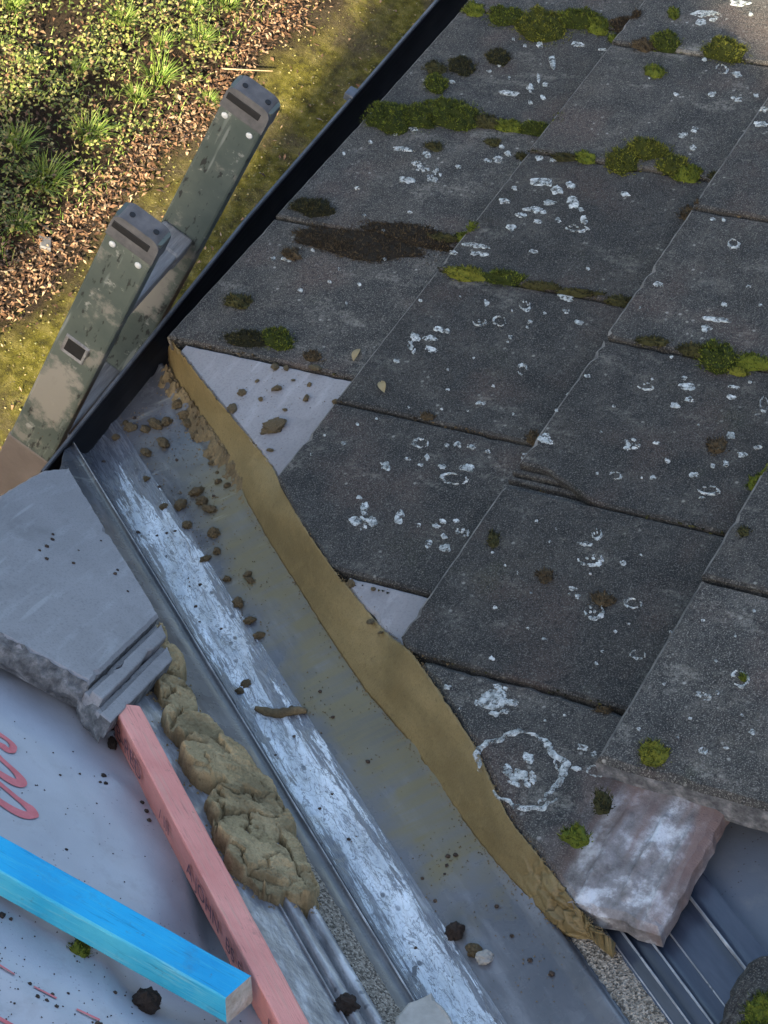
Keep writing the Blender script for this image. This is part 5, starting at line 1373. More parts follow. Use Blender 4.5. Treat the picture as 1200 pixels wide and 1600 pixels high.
# ------------------------------------------------------------------ new cut tile on the stripped side
lt = empty("cut_roof_tile", ML)
tag(lt, "clean grey concrete tile with cut edge and side grooves beside the valley", "roof tile")
poly = [(-0.262, -0.232), (-0.215, -0.252), (-0.08, -0.2575), (0.2371, -0.2575), (0.2371, -0.116), (0.2353, 0.0), (0.0, 0.0)]
v, f, mid = slab(poly, lambda b, a: 0.0012 * nz(b * 6, a * 6, 2) - 0.004 * max(0.0, (b - 0.19) / 0.05) ** 2 * (1 if b > 0.19 else 0), 0.036, 4.4, 0.008, 0.0014, 0.004, 0.004)
obj("body", v, f, [M['new_tile'], M['rough'], M['new_tile']], lt, Matrix(), False, mid)
for i, (a0, a1, top, bot, b1) in enumerate([(0.0005, 0.008, -0.013, -0.030, 0.243), (0.0082, 0.0235, -0.0045, -0.030, 0.249), (0.0237, 0.031, -0.0155, -0.031, 0.262), (0.0312, 0.047, -0.0105, -0.032, 0.274)]):
    p = [(a0 * 1.45, a0), (b1, a0), (b1 + 0.006, a1), (a1 * 1.45, a1)]
    v, f, mid = slab(p, lambda b, a, top=top: top, top - bot, 7 + i, 0.008, 0.0006, 0.0012, 0.0012)
    obj("interlock_ridge" if i % 2 else "interlock_groove", v, f, [M['new_tile'], M['new_tile'] if i < 3 else M['rough'], M['new_tile']], lt, Matrix(), False, mid)
# rough broken head edge
V, F = [], []
for i in range(60):
    a = -0.2575 + 0.30 * i / 59
    for m in range(9):
        q = m / 8
        b = 0.236 + 0.010 * math.sin(q * math.pi) + 0.006 * fbm(a * 60, q * 3, 2, 1.0, 3) + (0.03 * max(0, (a - 0.0)) / 0.04 if a > 0 else 0)
        V.append((b, a, -0.004 - (0.034 * q) - (0.010 if a > 0.0 else 0) + 0.003 * nz(a * 90, q * 4, 5)))
for i in range(59):
    for m in range(8):
        q = i * 9 + m
        F.append((q, q + 1, q + 10, q + 9))
obj("broken_head", V, F, M['rough'], lt, Matrix(), True)

# ------------------------------------------------------------------ battens
pk = empty("pink_batten", MV @ Matrix.Translation((0.325, 0.70, -0.045)))
tag(pk, "pink treated roofing batten with dark stamped print, along the valley", "batten")


def prism(sec, t0, t1, shear, steps=40, seed=0.0):
    V, F = [], []
    n = len(sec)
    for i in range(steps + 1):
        t = t0 + (t1 - t0) * i / steps
        for m, (c, z) in enumerate(sec):
            V.append((c + shear * t + 0.0007 * nz(t * 22, m, seed), t, z + 0.0007 * nz(t * 22, m + 7, seed)))
    for i in range(steps):
        for m in range(n):
            k = (m + 1) % n
            F.append((i * n + m, i * n + k, (i + 1) * n + k, (i + 1) * n + m))
    F.append(tuple(range(n - 1, -1, -1)))
    F.append(tuple(steps * n + m for m in range(n)))
    return V, F


def rounded(sec, r):
    out = []
    n = len(sec)
    for i in range(n):
        p, a, b = Vector(sec[i]), Vector(sec[i - 1]), Vector(sec[(i + 1) % n])
        d0, d1 = (a - p).normalized() * r, (b - p).normalized() * r
        out += [tuple(p + d0), tuple(p + d0 * 0.3 + d1 * 0.3), tuple(p + d1)]
    return out


sec = rounded([(-0.019, 0.006), (0.0110, -0.001), (0.0160, 0.0505), (-0.0180, 0.0380)], 0.003)
v, f = prism(sec, 0.078, 1.05, 0.014, 50, 2)
obj("timber", v, f, M['pink'], pk, Matrix(), False)


def text_on(txt, size, mat_, parent, m4, name):
    cu = bpy.data.curves.new("print", 'FONT')
    cu.body = txt
    cu.size = size
    cu.align_x = 'LEFT'
    cu.align_y = 'CENTER'
    cu.shear = 0.15
    to = bpy.data.objects.new("print", cu)
    COL.objects.link(to)
    dg = bpy.context.evaluated_depsgraph_get()
    me = bpy.data.meshes.new_from_object(to.evaluated_get(dg))
    bpy.data.objects.remove(to)
    me.materials.clear()
    me.materials.append(mat_)
    return put(name, me, parent, m4)


# stamped print runs down the outer face of the pink batten
face_o = Vector((0.0160, 0, 0.0505))
fdir = (Vector((0.0110, 0, -0.001)) - face_o).normalized()      # down the face
fx_ = Vector((0.014, 1, 0)).normalized()                        # along the batten
fn = fx_.cross(-fdir).normalized()
if fn.x < 0:
    fn = -fn
for txt, t, sz in (("JB-RED", 0.085, 0.033), ("/ III", 0.245, 0.026), ("A JOHN", 0.335, 0.029), ("BS 5", 0.455, 0.027), ("I C", 0.575, 0.030), ("A JOHN", 0.72, 0.029)):
    yaxis = -fdir
    xaxis = yaxis.cross(fn)
    base = face_o + fdir * 0.024 + Vector((0.014 * t, t, 0)) + fn * 0.0024
    m4 = frame(base, xaxis, yaxis, fn)
    if xaxis.y < 0:
        m4 = frame(base + Vector((0, 0.0, 0)), -xaxis, -yaxis, fn)
    text_on(txt, sz, M['ink'], pk, m4, "stamped_print")

bl = empty("blue_batten", ML @ Matrix.Translation((0.60, 0.10, -0.04)))
tag(bl, "loose bright blue batten offcut with sawn end on the membrane", "batten")
th = math.radians(18)
u1 = Vector((-math.cos(th), math.sin(th)))       # across the upper face
u2 = Vector((-math.sin(th), -math.cos(th)))      # down the near face
R0 = Vector((0.6415 - 0.60, -0.016 + 0.04))
cs = [R0, R0 + u1 * 0.040, R0 + u1 * 0.040 + u2 * 0.0315, R0 + u2 * 0.0315]


def blue_part(name, quad, mat_, cap=False):
    V, F = [], []
    n = len(quad)
    st = 30
    for i in range(st + 1):
        a = -0.45 + (0.213 + 0.45) * i / st
        for m, q in enumerate(quad):
            V.append((q.x, a + (0.004 * m if i == st else 0), q.y))
    return V, F, n, st


V, F, MI = [], [], []
sec = rounded([(p.x, p.y) for p in cs], 0.0022)
n = len(sec)
st = 40
for i in range(st + 1):
    a = -0.45 + (0.214 + 0.45) * i / st
    for m, (b_, z_) in enumerate(sec):
        rel = Vector((b_, z_)) - R0
        sk_ = (rel.dot(u1) / 0.040 * 0.010 + rel.dot(u2) / 0.0315 * 0.012) * (i / st) ** 8
        V.append((b_ + 0.0005 * nz(a * 20, m), a + sk_ + (0.0012 * nz(m * 3.7, 2, 2) if i == st else 0), z_ + 0.0005 * nz(a * 20, m + 4)))
for i in range(st):
    for m in range(n):
        k = (m + 1) % n
        F.append((i * n + m, i * n + k, (i + 1) * n + k, (i + 1) * n + m))
        MI.append(1 if (m >= 9 and m < 12) or m in (0, 1) else 0)
F.append(tuple(range(n)))
MI.append(2)
F.append(tuple(st * n + m for m in range(n)))
MI.append(2)
obj("timber", V, F, [M['blue'], M['blue_side'], M['sawn']], bl, Matrix(), False, MI)

# ------------------------------------------------------------------ ladder
lad = empty("ladder", Matrix.Translation((-0.03, -0.10, -0.05)))
tag(lad, "worn green ladder with grey end caps leaning against the gutter", "ladder")
LEAN = math.radians(9.2)
MLAD = Matrix.Rotation(-LEAN, 4, 'X')     # local z runs up the stile, local y across it


def stile(x0, x1, yc, ztop, is_near, hw=0.0365):
    """stile as a shallow channel: web towards +x; local coordinates of the leaning frame"""
    bm = bmesh.new()
    bmesh.ops.create_cube(bm, size=1.0)
    for v_ in bm.verts:
        v_.co = Vector(((x0 + x1) / 2 + v_.co.x * (x1 - x0), yc + v_.co.y * 2 * hw, (ztop - 0.004 + -2.2) / 2 + v_.co.z * (ztop - 0.004 + 2.2)))
    edges = [e for e in bm.edges if abs(e.verts[0].co.z - e.verts[1].co.z) > 0.1]
    bmesh.ops.bevel(bm, geom=edges, offset=0.004, segments=2, affect='EDGES', profile=0.5)
    st_ = put("stile", bm_mesh(bm, "stile", M['ladder']), lad, MLAD)
    # end cap: rounded block with a dark slot and two bolt holes
    n = 8
    out = []
    r = 0.016
    for (cy, cz, a0) in ((yc + hw - r, ztop - r, 0), (yc - hw + r, ztop - r, math.pi / 2)):
        for i in range(n + 1):
            a = a0 + math.pi / 2 * i / n
            out.append((cy + r * math.cos(a) * 1.03, cz + r * math.sin(a)))
    out += [(yc - hw - 0.001, ztop - 0.045), (yc + hw + 0.001, ztop - 0.045)]
    m_ = len(out)
    V = [(x1 + 0.0025, y, z) for y, z in out] + [(x0 - 0.002, y, z) for y, z in out]
    F = [tuple(range(m_)), tuple(range(2 * m_ - 1, m_ - 1, -1))] + [(i, i + m_, (i + 1) % m_ + m_, (i + 1) % m_) for i in range(m_)]
    cap = obj("end_cap", V, F, M['cap'], st_, Matrix())
    rbox("slot", (x1 + 0.0015, yc - hw + 0.003, ztop - 0.026), (x1 + 0.0035, yc + hw - 0.012, ztop - 0.013), M['dark'], 0.001, st_, Matrix())
    for dy in (-0.018, 0.020):
        bm = bmesh.new()
        bmesh.ops.create_cone(bm, cap_ends=True, segments=14, radius1=0.0042, radius2=0.0042, depth=0.012)
        put("bolt_hole", bm_mesh(bm, "bolt_hole", M['dark']), st_, Matrix.Translation(((x0 + x1) / 2 + 0.002, yc + dy, ztop - 0.0052)))
    for dy, dz in ((-0.022, -0.058), (0.021, -0.062)):
        bm = bmesh.new()
        bmesh.ops.create_uvsphere(bm, u_segments=12, v_segments=8, radius=0.0052)
        for v_ in bm.verts:
            v_.co.x *= 0.45
        put("rivet", bm_mesh(bm, "rivet", M['rivet'], True), st_, Matrix.Translation((x1 + 0.0005, yc + dy, ztop + dz)))
    return st_


def lad_local(x, y, z):
    return MLAD.inverted() @ (Vector((x, y, z)) - Vector((-0.03, -0.10, -0.05)))


near_top = lad_local(0.10, -0.053, 0.283)
far_top = lad_local(-0.17, -0.049, 0.318)
s1 = stile(0.13 - 0.028, 0.13, near_top.y, near_top.z, True)
s2 = stile(-0.14 - 0.028, -0.14, far_top.y + 0.002, far_top.z, False, 0.0345)
# bottom of the near stile is a plain brown section
rbox("brown_section", (0.13 - 0.0295, near_top.y - 0.038, -0.50), (0.1315, near_top.y + 0.038, near_top.z - 0.560), M['brown'], 0.003, s1, Matrix())
rg = lad_local(0.10, -0.1104, -0.0263)
rg2 = lad_local(-0.17, -0.0974, 0.006)
for i in range(4):
    z = (rg.z + rg2.z) / 2 + 0.004 - i * 0.362
    y = (near_top.y + far_top.y) / 2 - 0.004
    ru = rbox("rung", (-0.142, y - 0.024, z - 0.017), (0.1285, y + 0.024, z + 0.017), M['rung'], 0.004, lad, MLAD)
    if i:
        continue
    # flared open end on the outside of the near stile
    bm = bmesh.new()
    fr, hole = [], []
    for sy, sz in ((-1, -1), (1, -1), (1, 1), (-1, 1)):
        fr.append((0.1335, y + sy * 0.0185, z + sz * 0.0175))
        hole.append((0.1318, y + sy * 0.0145, z + sz * 0.0135))
    V = fr + hole + [(0.1295, a[1] * 1.0 + (a[1] - y) * 0.08, a[2] + (a[2] - z) * 0.08) for a in fr]
    F = []
    for m in range(4):
        k = (m + 1) % 4
        F.append((m, k, k + 4, m + 4))
        F.append((m + 8, k + 8, k, m))
    obj("flared_end", V, F, M['rung'], ru, Matrix())
    obj("rung_hollow", [(0.1314, a[1], a[2]) for a in hole], [(0, 1, 2, 3)], M['dark'], ru, Matrix())
    rbox("collar", (-0.1405, y - 0.026, z - 0.019), (-0.095, y + 0.026, z + 0.019), M['rung'], 0.005, ru, Matrix())

# ------------------------------------------------------------------ crumbs, clods, small stones
CR = [lump_mesh("mortar_crumb", M['crumb'], 50 + i, 4, 0.5, 0.42) for i in range(7)]
DK = [lump_mesh("dark_crumb", M['clod'], 70 + i, 4, 0.45, 0.34) for i in range(4)]
rc_ = random.Random(9)


def crumb(frame_m, x, y, z, rx, ry, label, group, cat="mortar crumb", pool=None, name="mortar_crumb", hz=0.75):
    me = rc_.choice(pool or CR)
    r = (rx + ry) / 2 * 0.80
    m4 = frame_m @ Matrix.Translation((x, y, z + r * hz * 0.55)) @ Matrix.Rotation(rc_.uniform(0, 6.28), 4, 'Z') @ Matrix.Rotation(rc_.uniform(-0.5, 0.5), 4, 'X') @ Matrix.Diagonal((r * rc_.uniform(0.7, 1.4), r * rc_.uniform(0.7, 1.2), r * hz * rc_.uniform(0.7, 1.15), 1))
    o = put(name, me, None, m4)
    tag(o, label, cat, group)
    return o


ORD = ["first", "second", "third", "fourth", "fifth", "sixth", "seventh", "eighth", "ninth", "tenth", "eleventh", "twelfth", "thirteenth", "fourteenth", "fifteenth",
       "sixteenth", "seventeenth", "eighteenth", "nineteenth", "twentieth", "twenty-first", "twenty-second", "twenty-third", "twenty-fourth", "twenty-fifth", "twenty-sixth", "twenty-seventh", "twenty-eighth", "twenty-ninth", "thirtieth"]


def speck_cloud(name, frame_m, pts, mat_, label):
    """specks too small to pick apart: one joined mesh of little rough stones"""
    src = bmesh.new()
    bmesh.ops.create_icosphere(src, subdivisions=2, radius=1.0)
    base = [v_.co.copy() for v_ in src.verts]
    fc = [tuple(v_.index for v_ in f_.verts) for f_ in src.faces]
    src.free()
    V, F = [], []
    for q, (x, y, z, r) in enumerate(pts):
        o_ = Vector((q * 3.3, q * 1.1, 2))
        i0 = len(V)
        for b_ in base:
            d = 1 + 0.55 * noise.noise(b_ * 1.6 + o_) + 0.25 * noise.noise(b_ * 4 + o_)
            V.append((x + b_.x * d * r, y + b_.y * d * r, z + r * 0.35 + b_.z * d * r * 0.7))
        F.extend(tuple(i0 + k for k in f_) for f_ in fc)
    tag(obj(name, V, F, mat_, None, frame_m), label, "specks", kind="stuff")


specks, foot, loose = [], [], []
for (c, t, rx, ry) in CRUMB_T:
    r = (rx + ry) * 0.4
    if min(rx, ry) < 0.0034:
        specks.append((c, t, trough_n(c), r))
    elif c < 0.028 and t < 0.34:
        sz_ = rc_.uniform(0.5, 1.25)
        foot.append((t + rc_.uniform(-0.012, 0.012), c + rc_.uniform(-0.006, 0.012), rx * sz_, ry * sz_))
    else:
        loose.append((t, c, rx, ry))
speck_cloud("soil_specks", MV, specks, M['clod'], "tiny dark specks of soil dotted over the grey valley trough")
for q, (t, c, rx, ry) in enumerate(sorted(foot)):
    crumb(MV, c, t, trough_n(c), rx, ry, ORD[q] + " mortar crumb from the gutter along the foot of the brown mortar fillet", "crumbs at the foot of the fillet")
for q, (t, c, rx, ry) in enumerate(sorted(loose)):
    crumb(MV, c, t, trough_n(c), rx, ry, ORD[q] + " loose brown mortar crumb from the gutter, out on the grey valley trough", "crumbs on the trough")
up_t = sorted((s, x, rx, ry) for (x, s, rx, ry) in CRUMB_R if s < 0.45)
lo_t = sorted((s, x, rx, ry) for (x, s, rx, ry) in CRUMB_R if s >= 0.45)
for q, (s, x, rx, ry) in enumerate(up_t):
    crumb(MR, x, s, tile_h(x, s), rx, ry, ORD[q] + " mortar crumb from the left on the clean cut tile next to the gutter", "crumbs on the clean cut tiles", hz=0.5)
for q, (s, x, rx, ry) in enumerate(lo_t):
    crumb(MR, x, s, tile_h(x, s), rx, ry, ORD[q] + " mortar crumb from the left on the smaller clean cut tile", "crumbs on the clean cut tiles", hz=0.5)
speck_cloud("tile_specks", ML, [(b, a, 0.0, (rx + ry) * 0.36) for (b, a, rx, ry) in CRUMB_L], M['clod'], "tiny dark specks on the clean grooved tile")
small_m = []
for (b, a, rx, ry) in CRUMB_M:
    if max(rx, ry) > 0.018:
        crumb(ML, b, a, mem_h(b, a), rx, ry, "large dark brown soil clod below the blue batten", None, "soil clod", DK, "soil_clod")
    elif rx > 0.014:
        put_o = put("moss_clod", moss_mesh((rx * 0.9, 0, 0, ry * 1.3), lambda x, s: mem_h(x, s), b, a, 201, 0.012, "moss_clod", M['moss_g']), None, ML)
        tag(put_o, "small green moss clod against the blue batten on the membrane", "moss clod")
    elif rx > 0.007:
        crumb(ML, b, a, mem_h(b, a), rx, ry, ("upper" if b < 0.225 else "lower") + " of two dark soil clods beside the top of the pink batten", "clods by the pink batten", "soil clod", DK, "soil_clod")
    else:
        small_m.append((b, a, mem_h(b, a), (rx + ry) * 0.4))
speck_cloud("membrane_specks", ML, small_m, M['clod'], "small dark soil specks dotted over the grey membrane")


def soil_clod(c, t, r, label, mat_pool, name="soil_clod", cat="soil clod", sq=0.8):
    return crumb(MV, c, t, trough_n(c), r, r, label, None, cat, mat_pool, name, sq)


for i, (dc, dt, r) in enumerate([(0.0, 0.0, 0.0115), (0.010, -0.006, 0.007), (-0.009, 0.007, 0.008)]):
    if i == 0:
        cl = soil_clod(0.0789, 1.137, 0.0135, "black soil clod on the trough near the crumbled mortar", DK)
soil_clod(0.072, 1.171, 0.0095, "speckled brown crumb touching the black soil clod on the trough", CR, "mortar_crumb", "mortar crumb")
soil_clod(0.067, 1.186, 0.0100, "pale tan chip next to the black soil clod on the trough", [lump_mesh("pale_chip", M['stone'], 91, 3, 0.35, 0.2)], "pale_chip", "stone chip", 0.6)
crumb(MV, 0.2505, 1.243, -0.058, 0.010, 0.010, "dark soil clod in the ribbed trough edge beside the pink batten", None, "soil clod", DK, "soil_clod", 0.9)
# finger of rolled mortar lying across the pale strip
V, F = [], []
n, m_ = 26, 10
for i in range(n + 1):
    f_ = i / n
    c = 0.130 + (0.083 - 0.130) * f_
    t = 0.683 + (0.735 - 0.683) * f_ + 0.006 * math.sin(f_ * 5)
    r = 0.0062 * (math.sin(math.pi * min(1, max(0, f_ * 0.94 + 0.03))) ** 0.35) * (1 + 0.3 * nz(f_ * 9, 2))
    for k in range(m_):
        a = 2 * math.pi * k / m_
        V.append((c + 0.6 * r * math.cos(a), t + 0.8 * r * math.cos(a), trough_n(c) + 0.0045 + r * math.sin(a)))
for i in range(n):
    for k in range(m_):
        q = (k + 1) % m_
        F.append((i * m_ + k, i * m_ + q, (i + 1) * m_ + q, (i + 1) * m_ + k))
F.append(tuple(range(m_)))
F.append(tuple(n * m_ + k for k in range(m_)))
tag(obj("mortar_roll", V, F, M['crumb'], None, MV, True), "finger-shaped roll of brown mortar across the pale painted sky reflection", "mortar roll")

# flat pale stone at the lower edge of the trough
v, f, mid = slab([(0.147, 1.262), (0.150, 1.231), (0.178, 1.237), (0.212, 1.262), (0.205, 1.34), (0.15, 1.35)], lambda x, y: -0.076 + 0.002 * nz(x * 40, y * 40), 0.014, 8.8, 0.008, 0.002, 0.003, 0.003)
tag(obj("flat_stone", v, f, [M['stone'], M['stone'], M['stone']], None, MV, False, mid), "flat pale stone chip lying on the trough at the bottom", "stone chip")

# weathered tile fragment with moss, lying on the underlay at the lower right
v, f, mid = slab([(0.745, 1.178), (0.762, 1.160), (0.800, 1.158), (0.865, 1.166), (1.0, 1.19), (1.0, 1.50), (0.745, 1.48)], lambda x, s: -0.022 + 0.004 * nz(x * 30, s * 30, 1), 0.055, 12.1, 0.008, 0.004, 0.006, 0.006)
fr = obj("tile_fragment", v, f, [M['old_tile'], M['old_tile'], M['old_tile']], None, MR, False, mid)
tag(fr, "dark mossy tile fragment lying on the underlay at the lower right corner", "tile fragment")
for q, (X, S, r1, r2) in enumerate([(0.815, 1.200, 0.020, 0.018), (0.85, 1.205, 0.026, 0.022), (0.84, 1.235, 0.03, 0.02), (0.80, 1.225, 0.016, 0.014)]):
    put("moss_cushion", moss_mesh((r1, 0, 0, r2), lambda x, s: -0.022, X, S, 300 + q, 0.010, "moss_cushion", M['moss_g']), fr, Matrix())

# two fallen leaves on the old tiles
for i, (X, S, ang, label) in enumerate([(0.0344, 0.355, 0.7, "small yellow leaf on the second course of old tiles"), (-0.043, 0.267, 0.2, "small tan leaf at the tile joint above the clean cut tile")]):
    V, F = [], []
    hh = tile_h(X, S)
    for k in range(9):
        f_ = k / 8
        w = 0.0055 * math.sin(math.pi * (0.06 + 0.9 * f_)) ** 0.8
        l = (f_ - 0.5) * 0.026
        z = 0.002 + 0.0035 * math.sin(f_ * 3.1)
        V += [(l, -w, z + 0.0015), (l, 0, z), (l, w, z + 0.0022)]
    for k in range(8):
        for m in range(2):
            q = k * 3 + m
            F.append((q, q + 1, q + 4, q + 3))
    o = obj("fallen_leaf", V, F, M['yellow_leaf'], None, MR @ Matrix.Translation((X, S, hh)) @ Matrix.Rotation(ang, 4, 'Z'), True)
    tag(o, label, "leaf")

# debris caught in the gutter end
for i, (x, y, r) in enumerate([(0.175, 0.010, 0.012), (0.155, -0.002, 0.014), (0.135, 0.006, 0.010), (0.115, -0.005, 0.008)]):
    crumb(Matrix.Translation((0, 0, 0)), x, y, -0.104, r, r, ORD[i] + " brown mortar crumb from the left inside the gutter end", "mortar caught in the gutter")

# fine grit and dust of mortar spread over trough and clean tile
def grit(name, frame_m, pts, mat_, label):
    V, F = [], []
    r_ = random.Random(77)
    for (x, y, z, s) in pts:
        i0 = len(V)
        for q in ((1, 0, 0), (-0.5, 0.87, 0), (-0.5, -0.87, 0), (0, 0, 1.1)):
            V.append((x + q[0] * s * r_.uniform(0.5, 1.2), y + q[1] * s * r_.uniform(0.5, 1.2), z + q[2] * s * r_.uniform(0.5, 1.1)))
        F.extend([(i0, i0 + 1, i0 + 3), (i0 + 1, i0 + 2, i0 + 3), (i0 + 2, i0, i0 + 3)])
    tag(obj(name, V, F, mat_, None, frame_m), label, "grit", kind="stuff")


rt_ = random.Random(21)
pts = []
for _ in range(520):
    q_ = rt_.choice(BIG)
    an_ = rt_.uniform(0, 6.283)
    rr_ = rt_.uniform(0.95, 1.5)
    cc, tt = q_[0] + math.cos(an_) * q_[2] * rr_, q_[1] + math.sin(an_) * q_[3] * 1.5 * rr_
    pts.append((cc, tt, trough_n(cc) + 0.0003, rt_.uniform(0.0006, 0.0030)))
grit("heap_crumbs", MV, pts, M['lump'], "loose crumbs of mortar around the torn mortar heap")
pts = []
for (c, t, rx, ry) in CRUMB_T:
    for _ in range(26 if t < 0.4 else 14):
        cc, tt = c + rt_.gauss(0, 0.016), t + rt_.gauss(0, 0.022)
        if -0.005 < cc < 0.16 and tt > t_end(cc):
            pts.append((cc, tt, trough_n(cc) + 0.0003, rt_.uniform(0.0005, 0.0017)))
for _ in range(500):
    cc, tt = rt_.uniform(0.0, 0.21), rt_.uniform(0.05, 1.4)
    pts.append((cc, tt, trough_n(cc) + 0.0012, rt_.uniform(0.0004, 0.0013)))
for tab, sg, lift in ((MUP, -1, 0.0006), (MLOW, 1, 0.0)):
    for _ in range(420):
        f_ = rt_.random() * (len(tab) - 1.001)
        i_ = int(f_)
        a_, b_ = tab[i_], tab[i_ + 1]
        w_ = f_ - i_
        p_ = [a_[q] + (b_[q] - a_[q]) * w_ for q in range(3)]
        off_ = sg * abs(rt_.gauss(0, 0.004))
        cc = p_[0] + off_
        zz = (trough_n(cc) + 0.0003) if sg > 0 else p_[2] + lift - off_ * -0.36
        pts.append((cc, p_[1], zz, rt_.uniform(0.0005, 0.0018)))
grit("mortar_grit", MV, pts, M['crumb'], "fine mortar grit scattered over the valley trough")
pts = []
for (x, s, rx, ry) in CRUMB_R:
    for _ in range(10):
        X, S = x + rt_.gauss(0, 0.018), s + rt_.gauss(0, 0.018)
        pts.append((X, S, tile_h(X, S) + 0.0003, rt_.uniform(0.0004, 0.0013)))
grit("tile_grit", MR, pts, M['crumb'], "fine mortar grit on the clean cut tiles")
pts = []
for _ in range(520):
    b_, a_ = rt_.gauss(0.72, 0.07), rt_.uniform(-0.1, 0.4)
    if rt_.random() < 0.35:
        b_, a_ = rt_.uniform(0.28, 0.85), rt_.uniform(-0.1, 0.35)
    if a_ < a_valley(b_) - 0.03:
        pts.append((b_, a_, mem_h(b_, a_) + 0.0003, rt_.uniform(0.0004, 0.0016)))
grit("membrane_grit", ML, pts, M['clod'], "dark soil grit sprinkled on the membrane below the blue batten")

V, F, MI = [], [], []
rj = random.Random(63)
for (k, j), o in TILES.items():
    xe = -(COURSE_OFF[k] + j * W)
    for e in range(46):
        s = k * G + rj.random() * G
        x = xe + rj.gauss(0, 0.0016)
        if x > x_cut(s) - 0.004 or nz(xe * 9, s * 16, 3) < -0.05:
            continue
        if k == 3 and xe > 0.5:
            continue
        sz = rj.uniform(0.0006, 0.0024)
        z = tile_h(x - 0.001, s) - 0.001
        i0 = len(V)
        for q in ((1, 0, 0), (-0.5, 0.9, 0), (-0.5, -0.9, 0), (0.1, 0, 1.2)):
            V.append((x + q[0] * sz * rj.uniform(0.6, 1.4), s + q[1] * sz * rj.uniform(0.6, 2.0), z + q[2] * sz))
        F.extend([(i0, i0 + 1, i0 + 3), (i0 + 1, i0 + 2, i0 + 3), (i0 + 2, i0, i0 + 3)])
        m_i = 0 if nz(x * 6, s * 6, 8) > 0 else 1
        MI.extend([m_i] * 3)
    for e in range(30):         # along the tails of the course
        x = xe - rj.random() * W
        s = k * G - abs(rj.gauss(0, 0.003))
        if k == 0 or x > x_cut(s) - 0.004 or nz(x * 14, s * 9, 5) < 0.0:
            continue
        sz = rj.uniform(0.0006, 0.0022)
        z = tile_h(x, s, k - 1) - 0.0004
        i0 = len(V)
        for q in ((1, 0, 0), (-0.5, 0.9, 0), (-0.5, -0.9, 0), (0.1, 0, 1.2)):
            V.append((x + q[0] * sz * rj.uniform(0.6, 1.8), s + q[1] * sz * rj.uniform(0.6, 1.4), z + q[2] * sz))
        F.extend([(i0, i0 + 1, i0 + 3), (i0 + 1, i0 + 2, i0 + 3), (i0 + 2, i0, i0 + 3)])
        MI.extend([1] * 3)
tag(obj("joint_dirt", V, F, [M['moss_d'], M['moss_b']], None, MR, False, MI), "fine dirt and moss crumbs caught in the joints of the old tiles", "dirt", kind="stuff")

# ------------------------------------------------------------------ garden below
GX0, GX1, GY0, GY1 = -4.3, -1.0, -2.4, -0.3
rg_ = random.Random(5)


def zone(x, y):
    """y with the same kind of wobble as the strip edges"""
    return y + 0.07 * nz(x * 2.3, y * 2.3, 4) + 0.05 * nz(x * 7, y * 7, 9)


def mound(x, y):
    z = zone(x, y)
    k = min(1.0, max(0.0, (-1.18 - z) / 0.2))
    return k * (0.022 + 0.034 * nz(x * 6, y * 6, 3) + 0.022 * nz(x * 15, y * 15, 6))


def add_leaf(V, F, p, ang, tilt, l, w, curl, roll):
    d = Vector((math.cos(ang) * math.cos(tilt), math.sin(ang) * math.cos(tilt), math.sin(tilt)))
    s = Vector((-math.sin(ang), math.cos(ang), roll)).normalized()
    up = d.cross(s)
    i0 = len(V)
    mid = p + d * l * 0.5 + up * curl * l
    V.extend([tuple(p), tuple(mid - s * w * 0.5), tuple(mid + s * w * 0.5), tuple(p + d * l)])
    F.extend([(i0, i0 + 1, i0 + 2), (i0 + 1, i0 + 3, i0 + 2)])


def scatter(name, count, accept, size, mat_, label, cat, lift=(0.002, 0.012), wr=(0.45, 0.9), tilt=0.7):
    V, F = [], []
    tries = 0
    while count > 0 and tries < 400000:
        tries += 1
        x, y = rg_.uniform(GX0, GX1), rg_.uniform(GY0, GY1)
        if rg_.random() > accept(x, y):
            continue
        count -= 1
        l = rg_.uniform(*size)
        add_leaf(V, F, Vector((x, y, mound(x, y) + rg_.uniform(*lift))), rg_.uniform(0, 6.283), rg_.uniform(-0.2, tilt), l, l * rg_.uniform(*wr), rg_.uniform(-0.2, 0.35), rg_.uniform(-0.5, 0.5))
    o = obj(name, V, F, mat_, None, Matrix.Translation((0, 0, GROUND_Z)))
    tag(o, label, cat, kind="stuff")
    return o


def dens_green(x, y):
    z = zone(x, y)
    k = max(0.0, min(1.0, (-1.15 - z) / 0.08))
    return k * (0.12 + 0.88 * max(0.0, min(1.0, 0.5 + 2.2 * nz(x * 5, y * 5, 12))))


def dens_litter(x, y):
    z = zone(x, y)
    belt = math.exp(-((z + 1.13) / 0.055) ** 2)
    return min(1.0, belt + (0.12 if z < -1.15 else 0.0) + (0.012 if z > -1.0 else 0))


scatter("leafy_ground_cover", 32000, dens_green, (0.007, 0.017), M['clover'], "low carpet of small green and tan leaves in the garden", "ground cover", (-0.006, 0.030))
scatter("leaf_litter", 17000, dens_litter, (0.008, 0.025), M['litter'], "belt of brown dead leaves and shreds beside the mossy strip", "leaf litter", (0.0, 0.010), (0.18, 0.5), 0.45)


